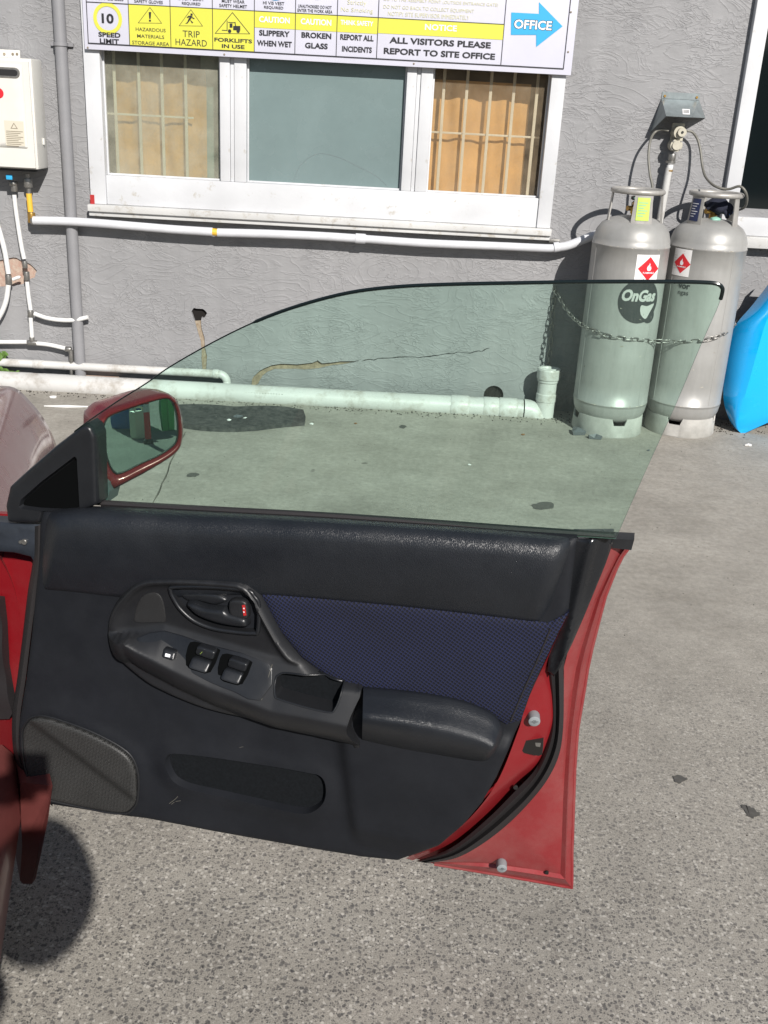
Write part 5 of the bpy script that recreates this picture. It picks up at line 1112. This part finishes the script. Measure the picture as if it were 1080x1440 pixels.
HO = [(136, 600), (141, 590), (152, 579), (178, 570), (214, 559), (233, 555), (246, 560), (254, 575), (258, 600), (257, 620), (249, 637), (221, 656), (183, 677), (159, 689), (153, 684), (154, 676), (140, 674), (137, 650)]
gu = np.array([MF.p(x, y) for x, y in GL]); gu = sm_curve(gu, 3, True); hu = np.array([MF.p(x, y, .006) for x, y in HO]); hu = sm_curve(hu, 3, True)
relief('mirror_glass', gu, MF, .0, 'mirror', door, res=.05)
# housing: face ring, then bowl tapering away behind
def rs(P, k):
    Q = np.vstack([P, P[:1]]); d = np.r_[0, np.cumsum(np.linalg.norm(np.diff(Q, axis=0), axis=1))]; s = np.linspace(0, d[-1], k, endpoint=False); return np.stack([np.interp(s, d, Q[:, i]) for i in (0, 1)], 1)
K_n = 72; ce = gu.mean(0)
def polar(P, k=K_n):
    a = np.unwrap(np.arctan2(P[:, 1]-ce[1], P[:, 0]-ce[0])); 
    if a[-1] < a[0]: P = P[::-1]; a = np.unwrap(np.arctan2(P[:, 1]-ce[1], P[:, 0]-ce[0]))
    r = np.hypot(P[:, 0]-ce[0], P[:, 1]-ce[1]); o = np.argsort(a % (2*pi)); aa = (a % (2*pi))[o]; rr = r[o]; th = np.linspace(0, 2*pi, k, endpoint=False); R = np.interp(th, np.r_[aa-2*pi, aa, aa+2*pi], np.r_[rr, rr, rr]); return np.stack([ce[0]+R*np.cos(th), ce[1]+R*np.sin(th)], 1)
Gp, Hp = polar(gu), polar(hu); mF = lambda P, n: MF(P[:, 0], P[:, 1], np.full(len(P), n))
obj('mirror_gasket', *loftVF([mF(ce+(Gp-ce)*.99, .0005), mF(Gp, .004), mF(ce+(Gp-ce)*1.025, .003), mF(ce+(Gp-ce)*1.03, -.004)], True), 'seal', door, True)
sh = lambda P, k, dx, dz: ce+(P-ce)*k+np.array([dx, dz])
obj('mirror_housing', *loftVF([mF(ce+(Gp-ce)*1.03, -.002), mF(ce+(Gp*.7+Hp*.3-ce), .008), mF(Gp*.35+Hp*.65, .009), mF(Hp, .002), mF(sh(Hp, 1.0, -.002, 0), -.012), mF(sh(Hp, .97, -.010, .002), -.035), mF(sh(Hp, .88, -.022, .004), -.060), mF(sh(Hp, .70, -.034, .004), -.082), mF(sh(Hp, .4, -.04, 0), -.094), mF(sh(Hp, .02, -.04, 0), -.097)], True), 'maroon', door, True, sharp=75)
prism('mirror_bracket', dpl([(120, 640), (146, 640), (146, 672), (154, 678), (156, 690), (152, 706), (120, 712)], -.04), DD(), -.075, -.035, 'plastic_scrap', door)

# ---- window glass: leaning inwards and gently curved
GFm = Frame((-.536, 1.64), rad(13), lean=.16, v0=.86, curve=.25)
GO = [(100, 708), (104, 607), (130, 588), (167, 563), (204, 540), (240, 515), (300, 481), (360, 452), (420, 430), (490, 412), (560, 403.5), (640, 400), (740, 398), (840, 396.5), (940, 396.5), (990, 397.5), (1008, 399.5), (1015, 404), (1016, 411), (1009, 433), (985, 487), (950, 570), (910, 658), (866, 758), (500, 735)]
gz = np.array([GFm.p(x, y, -.03) for x, y in GO]); gz = np.vstack([gz[:1], sm_curve(gz[1:-1], 5), gz[-1:]])
th = .0045; m = MB()
A = resample(gz, .02)
def sheetVF(n):
    O = A; lo, hi = O.min(0), O.max(0); r_ = .035; gx = np.arange(lo[0]+r_/2, hi[0], r_); gy = np.arange(lo[1]+r_/2, hi[1], r_); X, Y = np.meshgrid(gx, gy); G = np.stack([X.ravel(), Y.ravel()], 1); G = G[inpoly(G, O)]; G = G[dist(G, O) > .012]
    P = np.vstack([O, G]); k = len(O); r = delaunay_2d_cdt([Vector(p) for p in P.tolist()], [(i, (i+1) % k) for i in range(k)], [], 0, 1e-7); V2 = np.array([list(v) for v in r[0]]); T = [list(f) for f in r[2]]; C = np.array([V2[t].mean(0) for t in T]); ok = inpoly(C, O)
    return GFm(V2[:, 0], V2[:, 1], np.full(len(V2), n)), [t for t, o_ in zip(T, ok) if o_]
V, F = sheetVF(-.03); m.add(V, F, 0); V, F = sheetVF(-.03-th); m.add(V, [f[::-1] for f in F], 0)
E0 = GFm(A[:, 0], A[:, 1], np.full(len(A), -.03)); E1 = GFm(A[:, 0], A[:, 1], np.full(len(A), -.03-th)); V, F = loftVF([E0, E1], True); um = GFm.p(1000, 560, -.03)[0]; kk = len(A)
for i_, f_ in enumerate(F): m.add([V[j] for j in f_], [[0, 1, 2, 3]], 2 if (A[i_ % kk][1] < A[:, 1].max()-.022 and A[i_ % kk][0] > .7) else 1)
m.build('window_glass', None, door, True, mats=['window', 'glassedge', 'edgepale'], sharp=40)
B = resample(gz[1:-1], .01, False); zt_g = B[:, 1].max(); B = B[(B[:, 1] > .87) & ~((B[:, 0] > .7) & (B[:, 1] < zt_g-.022))]
obj('glass_edge', *tubeVF(GFm(B[:, 0], B[:, 1], np.full(len(B), -.03-th/2)), np.where(B[:, 1] > 1.24, .0026, .0011), 8), 'glassedge', door, True)

# ---- car body seen at the left edge
def along(s0, s1, prof, name, mat, par=car, n=10, wob=0.0, sharp=40):
    rows = []
    for i in range(n+1):
        s = s0+(s1-s0)*i/n; rows.append([cp(s, l, z) for l, z in prof])
    return obj(name, *loftVF(rows), mat, par, True, sharp=sharp)
sl_ = along(.30, -1.9, [(-.30, .20), (-.26, .33), (-.235, .345), (-.20, .352), (-.105, .350), (-.050, .335), (-.030, .31), (-.018, .27), (-.016, .22), (-.03, .17), (-.08, .15), (-.30, .15)], 'sill', 'guardflat', n=6)
along(.25, -1.9, [(-.265, .340), (-.255, .362), (-.235, .366), (-.225, .352)], 'sill_seal', 'seal', n=6)
along(.30, -1.9, [(-.082, .347), (-.080, .353), (-.068, .350), (-.062, .338)], 'sill_joint', 'seal', n=6)
along(.02, -1.9, [(-.19, .3535), (-.185, .358), (-.115, .357), (-.11, .3525)], 'scuff_plate', 'console', n=4)
along(.3, -1.9, [(-1.5, .26), (-.32, .26), (-.28, .30)], 'floor', 'deep', n=3)
# front guard: lateral/height sections along the car
GA = [(-.9, .95), (-.5, .94), (-.3, .92), (-.16, .885), (-.08, .835), (-.03, .76), (.0, .67), (.005, .55), (.0, .42)]
GB = [(-.95, .83), (-.6, .82), (-.35, .80), (-.16, .77), (-.10, .755), (-.06, .715), (-.025, .66), (.002, .584), (.004, .50)]
rows = []
for i in range(21):
    t = i/20; s_ = .30+1.13*t; k = t**1.6; sec = [(a[0]*(1-k)+b[0]*k, a[1]*(1-k)+b[1]*k) for a, b in zip(GA, GB)]
    rows.append(sm_curve([cp(s_-(.10*max(0, t-.8)*5*(abs(l)/.5)**1.0 if abs(l) > .12 else 0), l, z) for l, z in sec], 4))
fr_ = rows[-1]; rows.append(fr_+F_*.012+np.array([0, 0, -.012])); rows.append(fr_+F_*.010+np.array([0, 0, -.06]))
go = obj('front_guard', *loftVF(rows), 'guard', car, True, sharp=50)
def arch(r, l, dz=0): return [cp(.80+r*cos(a), l, .34+r*sin(a)+dz) for a in np.linspace(.25, pi-.1, 20)]
tube('arch_lip', arch(.345, .012), .012, 'guard', car, 8)
# lower rear corner of the guard below the door
Q = [wp(28, 1100, 1.64), wp(74, 1105, 1.60), wp(68, 1150, 1.58), wp(60, 1190, 1.57), wp(50, 1236, 1.58), wp(45, 1243, 1.59), wp(32, 1243, 1.61), wp(28, 1238, 1.62), wp(31, 1190, 1.63)]
Qb = [p+F_*.10+R_*-.02 for p in Q]; n = len(Q)
obj('guard_corner', list(Q)+list(Qb), [list(range(n)), list(range(2*n-1, n-1, -1))]+[[i, n+i, n+(i+1) % n, (i+1) % n] for i in range(n)], 'guardflat', car)
relief('door_pillar', dpl([(-40, 840), (-2, 845), (2, 880), (5, 940), (11, 975), (17, 1003), (12, 1012), (-40, 1014)], -.02), DD(-.02), lambda u, v, d: .008*np.sin(v*60)*.3, 'seal', car, res=.02, base=-.02)
# door check strap and hinge
m = MB(); 
hg = obj('hinge', *tubeVF([jam(2, 905, -.06), jam(3, 935, -.05)], .010, 12), 'steel', car, True)
box('hinge_plate', jam(-12, 960, -.07), jam(8, 985, -.055)+np.array([0, -.02, 0]), 'redpaint', car, .004)
tube('check_strap', [jam(-20, 930, -.05), jam(0, 945, -.045), jam(6, 985, -.05), jam(4, 1000, -.06)], .006, 'steel', car, 8, sm=3)
# front wheel under the guard
wc = cp(.75, -.14, .31); ax = R_
def wheelVF(prof, c, D, n=48):
    D = D/np.linalg.norm(D); up = np.array([0, 0, 1.]); sd = np.cross(D, up); rows = []
    for r, o_ in prof: rows.append([c+D*o_+r*(cos(2*pi*k/n)*up+sin(2*pi*k/n)*sd) for k in range(n)])
    return loftVF(rows, True)
wl = obj('wheel', *wheelVF([(.0, -.02), (.06, -.02), (.10, -.035), (.17, -.04), (.185, -.01), (.195, .0), (.20, -.08)], wc, ax), 'steel', car, True)
obj('tyre', *wheelVF([(.195, -.16), (.26, -.17), (.305, -.15), (.31, -.10), (.31, -.04), (.30, .0), (.26, .012), (.20, .002)], wc, ax), 'rubber', wl, True)

# ================================================================== SMALL THINGS ON THE GROUND
def gpoly(pts, sm=3, j=.002): return [(a+random.uniform(-j, j), b+random.uniform(-j, j)) for a, b in (sm_curve([gp(*p)[:2] for p in pts], sm, True) if sm else [gp(*p)[:2] for p in pts])]
def spot(name, pts, label, cat, mat='stain', z=.002):
    P = gpoly(pts, 4, .004); o = obj(name, [(a, b, z) for a, b in P], [list(range(len(P)))], mat); return tag(o, label, cat)
spot('oil_spot', [(747, 711), (755, 708), (768, 706), (779, 709), (776, 715), (762, 717), (752, 716)], 'dark oval oil spot on the concrete seen low through the door glass', 'oil spot')
spot('oil_spot', [(1042, 1134), (1050, 1133), (1060, 1138), (1068, 1147), (1060, 1151), (1049, 1146)], 'small dark oil spot on the concrete near the right edge', 'oil spot')
spot('oil_spot', [(946, 1093), (955, 1091), (966, 1096), (958, 1102), (949, 1099)], 'tiny dark oil spot on the concrete right of the door bottom', 'oil spot')
for pts, lb_ in (([(262, 668), (270, 665), (280, 667), (277, 670), (266, 671)], 'small dark fleck on the concrete right of the wing mirror'), ([(561, 600), (566, 598), (572, 600), (567, 603)], 'small dark fleck on the concrete in front of the waste pipe')): spot('dark_fleck', pts, lb_, 'fleck')
# rubber offcut with turned-up edge; its near-black also paints the pipe's shade
mp_ = gpoly([(225, 596), (245, 600), (262, 603), (285, 606), (310, 607.5), (335, 607.5), (360, 606), (385, 603), (408, 600.5), (429, 598.5), (429, 590), (427, 580), (405, 578), (370, 577), (330, 576), (290, 575), (250, 574), (228, 573)], 0, .003)
def hm(u, v, d): return .004+.010*np.abs(np.sin(u*9+1))+.012*np.exp(-(d/.02)**2)
o = relief('rubber_offcut', mp_, GF, hm, 'rubbermat', None, res=.03, rings=(.006, .015), base=.0005); tag(o, 'dark curled rubber offcut lying on the concrete against the waste pipe', 'rubber offcut')
def scrap(name, px, py, s, label, cat, mat, seed, flat=.35, z0=0.0):
    random.seed(seed); g = gp(px, py, z0); k = 9; top = []; bot = []
    for i in range(k): a = 2*pi*i/k; r = s*random.uniform(.5, 1.1); top.append((g[0]+r*cos(a), g[1]+r*.7*sin(a), z0+s*flat*random.uniform(.5, 1.6))); bot.append((g[0]+r*.9*cos(a), g[1]+r*.63*sin(a), z0+.0012))
    V = top+bot+[(g[0], g[1], z0+s*flat*1.9)]; F = [[i, (i+1) % k, 2*k] for i in range(k)]+[[i, k+i, k+(i+1) % k, (i+1) % k] for i in range(k)]
    return tag(obj(name, V, F, mat), label, cat)
for i, (x, y, s, mt, nm, lb_, ct) in enumerate([
 (304, 588, .016, 'litter', 'paper_scrap', 'white paper scrap on the rubber offcut, leftmost of three', 'litter'), (322, 592, .018, 'litter', 'paper_scrap', 'white crumpled paper scrap in the middle of the rubber offcut', 'litter'),
 (345, 590, .020, 'litter', 'paper_scrap', 'white plastic scrap on the rubber offcut, rightmost of three', 'litter'), (333, 588, .03, 'plastic_scrap', 'dark_rubbish', 'dark crumpled rubbish between the white scraps on the offcut', 'litter'),
 (376, 588, .012, 'leaf', 'dry_leaf', 'small dry brown leaf on the rubber offcut', 'leaf'), (438, 597, .014, 'litter', 'pale_pebble', 'pale pebble on the concrete just right of the rubber offcut', 'pebble'),
 (660, 654, .010, 'litter', 'paper_fleck', 'tiny white fleck on the concrete seen through the middle of the glass', 'litter'),
 (1052, 627, .020, 'litter', 'paint_flake', 'white flake on the concrete in front of the blue panel', 'litter'), (1046, 616, .008, 'plastic_scrap', 'dark_chip', 'tiny dark chip on the concrete below the blue panel tip', 'litter'),
 (812, 610, .055, 'plastic_scrap', 'plastic_scrap', 'crumpled dark plastic scrap at the left of the left cylinder foot', 'litter'), (838, 617, .04, 'plastic_scrap', 'plastic_scrap', 'torn dark plastic scrap in front of the left cylinder foot', 'litter'),
 (912, 634, .012, 'plastic_scrap', 'dark_chip', 'small dark chip on the concrete by the slanting glass edge', 'litter'), (76, 560, .022, 'litter', 'paper_scrap', 'white scrap on the concrete between the bonnet and the waste pipe', 'litter'),
 (500, 596, .010, 'leaf', 'dry_leaf', 'small dry leaf on the concrete in front of the waste pipe', 'leaf'), (735, 612, .013, 'leaf', 'dry_leaf', 'dry dark leaf on the concrete in front of the standpipe', 'leaf')]):
    scrap(nm, x, y, s, lb_, ct, mt, 20+i)
c1, c2_ = gp(62, 572), gp(128, 573); tube('white_strip', [c1+(0, 0, .004), (c1+c2_)/2+(.0, -.01, .006), c2_+(0, 0, .004)], [.003, .008, .003], 'litter', None, 8, sm=3); tag(bpy.data.objects['white_strip'], 'thin white plastic strip lying on the concrete beside the red bonnet', 'litter')
a_, b_ = wp(105, 529, WY-.03), wp(166, 531, WY-.03); o = box('wooden_lath', (a_[0], WY-.055, a_[2]-.012), (b_[0], WY-.004, a_[2]+.004), 'brick'); tag(o, 'short pinkish wooden lath behind the thick waste pipe', 'wood')
# faded print on the waste pipe
for i in range(14):
    px = 346+i*3.9; P = wp(px, 553+.18*i, YP-R1*.86); 
    o = box('faded_print', P-(.0035, .0015, .007+.004*(i % 3)), P+(.0035, .003, .005), 'stain' if i % 4 else 'labeltext', wpipe)
# crumbs of soil along the foot of the wall
random.seed(9); m = MB()
for i in range(1500):
    x = random.uniform(-2.6, 2.4); y = WY-.02-abs(random.gauss(0, .10)) if random.random() < .5 else YP-R1-abs(random.gauss(0, .045)); r = random.uniform(.0015, .006)
    m.add([(x+r, y, .0), (x-r*.6, y+r, 0), (x-r*.7, y-r, 0), (x, y, r*1.1)], [[0, 1, 3], [1, 2, 3], [2, 0, 3]])
for i in range(500):
    x = random.uniform(-1.6, 2.5); y = random.uniform(.9, 5.2); r = random.uniform(.001, .003)
    m.add([(x+r, y, .0), (x-r*.6, y+r, 0), (x-r*.7, y-r, 0), (x, y, r)], [[0, 1, 3], [1, 2, 3], [2, 0, 3]])
o = m.build('soil_crumbs', 'subsoil'); tag(o, 'dark crumbs of soil and grit along the foot of the wall', 'soil', kind='stuff')
# weed
random.seed(5); wd = empty('weed', (wp(-4, 520, WY-.03)[0], WY-.03, .1)); tag(wd, 'small green weed growing behind the white pipes at the left edge', 'plant')
for i in range(16):
    c = wp(random.uniform(-16, 9), random.uniform(496, 524) if i < 11 else 522, WY-.03-random.uniform(0, .03)) if i < 11 else wp(random.uniform(2, 30), random.uniform(521, 526), WY-.06)
    a = random.uniform(0, 6.28); l = random.uniform(.015, .03); w = l*.5; t = np.array([cos(a), -.4, sin(a)]); s_ = np.cross(t, [0, -1, .3]); s_ /= np.linalg.norm(s_); s_ *= w
    obj('leaf', [c-t*l, c-t*l*.2+s_*.9, c+t*l*.6+s_*.6, c+t*l, c+t*l*.6-s_*.6, c-t*l*.2-s_*.9, c+(0, -.004, 0)], [[0, 1, 6], [1, 2, 6], [2, 3, 6], [3, 4, 6], [4, 5, 6], [5, 0, 6]], 'weed', wd)
tube('stem', [(wp(0, 528, WY-.03)[0], WY-.03, .02), wp(0, 505, WY-.03), wp(-2, 494, WY-.03)], .002, 'weed', wd, 6)

# ================================================================== THE PHOTOGRAPHER, behind the camera (casts the shadow at lower left)
def skinned(name, pts, edges, radii, mat, parent=None, sub=2):
    me = bpy.data.meshes.new(name); me.from_pydata([list(p) for p in pts], edges, []); o = bpy.data.objects.new(name, me); COL.objects.link(o)
    m1 = o.modifiers.new('skin', 'SKIN'); o.modifiers.new('smooth', 'SUBSURF').levels = sub; o.modifiers['smooth'].render_levels = sub
    for v, r in zip(me.skin_vertices[0].data, radii): v.radius = (r, r) if not hasattr(r, '__len__') else r
    me.skin_vertices[0].data[0].use_root = True; m1.use_smooth_shade = True; dg = bpy.context.evaluated_depsgraph_get(); m2 = bpy.data.meshes.new_from_object(o.evaluated_get(dg))
    V = [tuple(v.co) for v in m2.vertices]; F = [tuple(p.vertices) for p in m2.polygons]; bpy.data.objects.remove(o); return obj(name, V, F, mat, parent, True, sharp=85)
per = empty('person', (.03, -.72, 0)); tag(per, 'person in dark clothes standing and taking the photograph with a raised phone', 'person')
H_ = np.array([.180, -.53, 1.585]); NK = np.array([.10, -.60, 1.40])
J = [(.02, -.74, .93), (.03, -.71, 1.12), (.03, -.65, 1.29), NK, (.18, -.57, 1.48),
     (.165, -.61, 1.31), (.235, -.63, 1.07), (.225, -.58, .95), (.215, -.52, .84),
     (-.13, -.68, 1.31), (-.24, -.55, 1.14), (-.16, -.26, 1.28), (-.08, -.07, 1.49),
     (.13, -.74, .88), (.15, -.70, .50), (.15, -.76, .09), (.16, -.64, .04),
     (-.05, -.76, .88), (-.07, -.72, .50), (-.09, -.78, .09), (-.10, -.66, .04)]
J = [tuple(np.array(p)-((.065, 0, 0) if p[2] < 1.485 else (0, 0, 0))) for p in J]
E_ = [(0, 1), (1, 2), (2, 3), (3, 4), (2, 5), (5, 6), (6, 7), (7, 8), (2, 9), (9, 10), (10, 11), (11, 12), (0, 13), (13, 14), (14, 15), (15, 16), (0, 17), (17, 18), (18, 19), (19, 20)]
Rr_ = [.15, .14, .16, .062, .058, .075, .052, .042, .030, .075, .052, .042, .030, .095, .065, .045, .045, .095, .065, .045, .045]
skinned('body', J, E_, Rr_, 'clothes', per)
rows = []
for i in range(17):
    v = pi*i/16; row = []
    for k in range(24):
        a = 2*pi*k/24; fx, fy = cos(a), sin(a); jaw = 1-.22*max(0, -cos(v)); nose = .022*math.exp(-((a-pi/2)/.22)**2)*math.exp(-((v-1.75)/.25)**2)
        row.append(H_+np.array([.082*sin(v)*fx*jaw, (.100*sin(v)+nose)*fy*jaw, .125*cos(v)]))
    rows.append(row)
hd_ = obj('head', *loftVF(rows, True), 'skin', per, True, sharp=85)
lump('hair', H_+(0, -.02, .035), (.118, .125, .135), 'hair', per, 2, .05)
for s in (-1, 1):
    lump('ear', H_+(s*.085, -.005, -.01), (.012, .02, .032), 'skin', hd_, 3, .05); lump('eye', H_+(s*.032, .083, .01), (.013, .010, .008), 'whitesticker', hd_, 1, 0)
box('mouth', H_+(-.024, .084, -.062), H_+(.024, .094, -.054), 'redsticker', hd_, .003)
ph = empty('phone', (.0, -.012, 1.48)); tag(ph, 'black phone held upright in one hand by the person', 'phone')
box('casing', (-.055, -.020, 1.475), (.022, -.012, 1.562), 'phone', ph, .003); box('screen', (-.051, -.0215, 1.480), (.018, -.0203, 1.558), 'heaterdark', ph)
for s, wr in ((1, np.array([.0, .0, .0])), (-1, np.array([-.05-.03, -.06, 1.50]))):
    pts = [wr, wr+(-.03*s, .01, .012)]; ed = [(0, 1)]; rd = [.026, .028]
    for i in range(4):
        b0 = wr+np.array([-.04*s, .012, .030-.018*i]); L = (.036, .042, .038, .030)[i]; pts += [b0, b0+np.array([-s*L*.8, .012, 0]), b0+np.array([-s*L*1.3, .004, -.002])]; k = len(pts); ed += [(1, k-3), (k-3, k-2), (k-2, k-1)]; rd += [.010, .009, .008]
    b0 = wr+np.array([-.025*s, -.02, .03]); pts += [b0, b0+np.array([-s*.02, -.006, .018])]; k = len(pts); ed += [(1, k-2), (k-2, k-1)]; rd += [.011, .009]
    if s == 1: pts = [np.array([.15+p[2]*.8-.0, -.52+p[1]+.3*abs(p[0]), .84-abs(p[0])*1.05]) for p in pts]      # the other arm hangs at the side
    skinned('hand', pts, ed, rd, 'skin', per, 1)

# ================================================================== THINGS BEHIND THE CAMERA, SEEN IN THE WING MIRROR
def refl(px, py, Dist):
    u, v = MF.p(px, py); P = MF(u, v, 0.); d = ray(px, py); d = d/np.linalg.norm(d); e = .001; N = np.cross(MF(u+e, v, 0.)-P, MF(u, v+e, 0.)-P); N /= np.linalg.norm(N); r = d-2*(d@N)*N; return P+r*Dist, r
def rg_(px, py):
    P, r = refl(px, py, 0.0); return P+r*(-P[2]/r[2])
shed = empty('shed', (4, -17, 0)); tag(shed, 'long low grey shed across the yard behind the camera', 'shed')
box('wall', (-14, -17.3, 0), (24, -17.0, 3.1), 'signblack', shed); box('roof', (-14.4, -20, 3.1), (24.4, -16.6, 3.25), 'galv', shed)
for i in range(6): box('roller_door', (-9+i*5, -16.99, 0), (-6.2+i*5, -16.94, 2.5), 'downpipe' if i % 2 else 'render', shed)
def post(name, g, h, w, mat, label, cat):
    t = empty(name, g); tag(t, label, cat); x, y = g[0], g[1]
    obj('base', *latheVF([(w*1.5, .0), (w*1.5, .03), (w*.9, .05), (w*.9, .051)], (x, y, 0), 20), 'rubber', t, True); obj('post', *latheVF([(w, .045), (w*.92, h*.9), (w*.7, h), (0, h)], (x, y, 0), 20), mat, t, True)
    obj('band', *latheVF([(w*1.0, h*.6), (w*1.02, h*.62), (w*1.0, h*.74), (w*.98, h*.75)], (x, y, 0), 20), 'whitesticker', t, True); return t
g = rg_(189, 608); post('bollard', g, .34, .035, 'crate_red', 'red plastic bollard left of the cream can in the wing mirror', 'bollard')
g = rg_(209, 624); post('bollard', g, .50, .03, 'crate_red', 'red plastic bollard right of the cream can in the wing mirror', 'bollard')
g = rg_(198, 616); cn = empty('jerry_can', g); tag(cn, 'cream plastic jerry can seen small in the wing mirror', 'jerry can')
box('body', (g[0]-.085, g[1]-.06, 0), (g[0]+.085, g[1]+.06, .27), 'can', cn, .02); tube('handle', [(g[0]-.05, g[1], .265), (g[0]-.04, g[1], .305), (g[0]+.03, g[1], .305), (g[0]+.04, g[1], .265)], .01, 'can', cn, 8, sm=4); collar('cap', (g[0]+.06, g[1], .28), (0, 0, 1), .018, .03, 'crate_red', cn)
g = rg_(236, 605); gn = empty('green_kayak', g); tag(gn, 'bright green plastic kayak bow standing up, seen in the wing mirror', 'kayak')
obj('hull', *loftVF([[(g[0]-w, g[1]+.02, z), (g[0]-w*.6, g[1]-d, z), (g[0]+w*.6, g[1]-d, z), (g[0]+w, g[1]+.02, z)] for z, w, d in ((0, .07, .05), (.22, .08, .07), (.42, .055, .06), (.58, .02, .03), (.65, .005, .01))], True), 'green', gn, True)
obj('keel', *tubeVF([(g[0], g[1]+.03, 0), (g[0], g[1]+.04, .3), (g[0], g[1]+.01, .64)], .010, 8), 'green', gn, True)
g = rg_(184, 600); bd = empty('blue_drum', g); tag(bd, 'blue plastic drum with two ribs seen in the wing mirror', 'drum')
obj('body', *latheVF([(0, 0), (.2, .0), (.21, .05), (.21, .25), (.22, .27), (.21, .29), (.21, .5), (.22, .52), (.21, .54), (.2, .8), (.0, .8)], (g[0], g[1], 0), 28), 'gloveblue', bd, True); collar('bung', (g[0]+.1, g[1], .81), (0, 0, 1), .03, .02, 'litter', bd)

# ---- scuffs on the door trim
def scuff(pts, r=.0009, n=.012): tube('scuff_mark', [DF(*DF.p(x, y, n), n) for x, y in pts], r, 'scratch', door, 5, sm=2)
for p, r in (([(238, 1130), (246, 1124), (250, 1120)], .0006), ([(241, 1131), (245, 1128)], .0005), ([(247, 1127), (254, 1126)], .0005), ([(263, 936), (266, 940), (267, 943)], .0004), ([(334, 1052), (342, 1050)], .0004)): scuff(p, r, .0112)
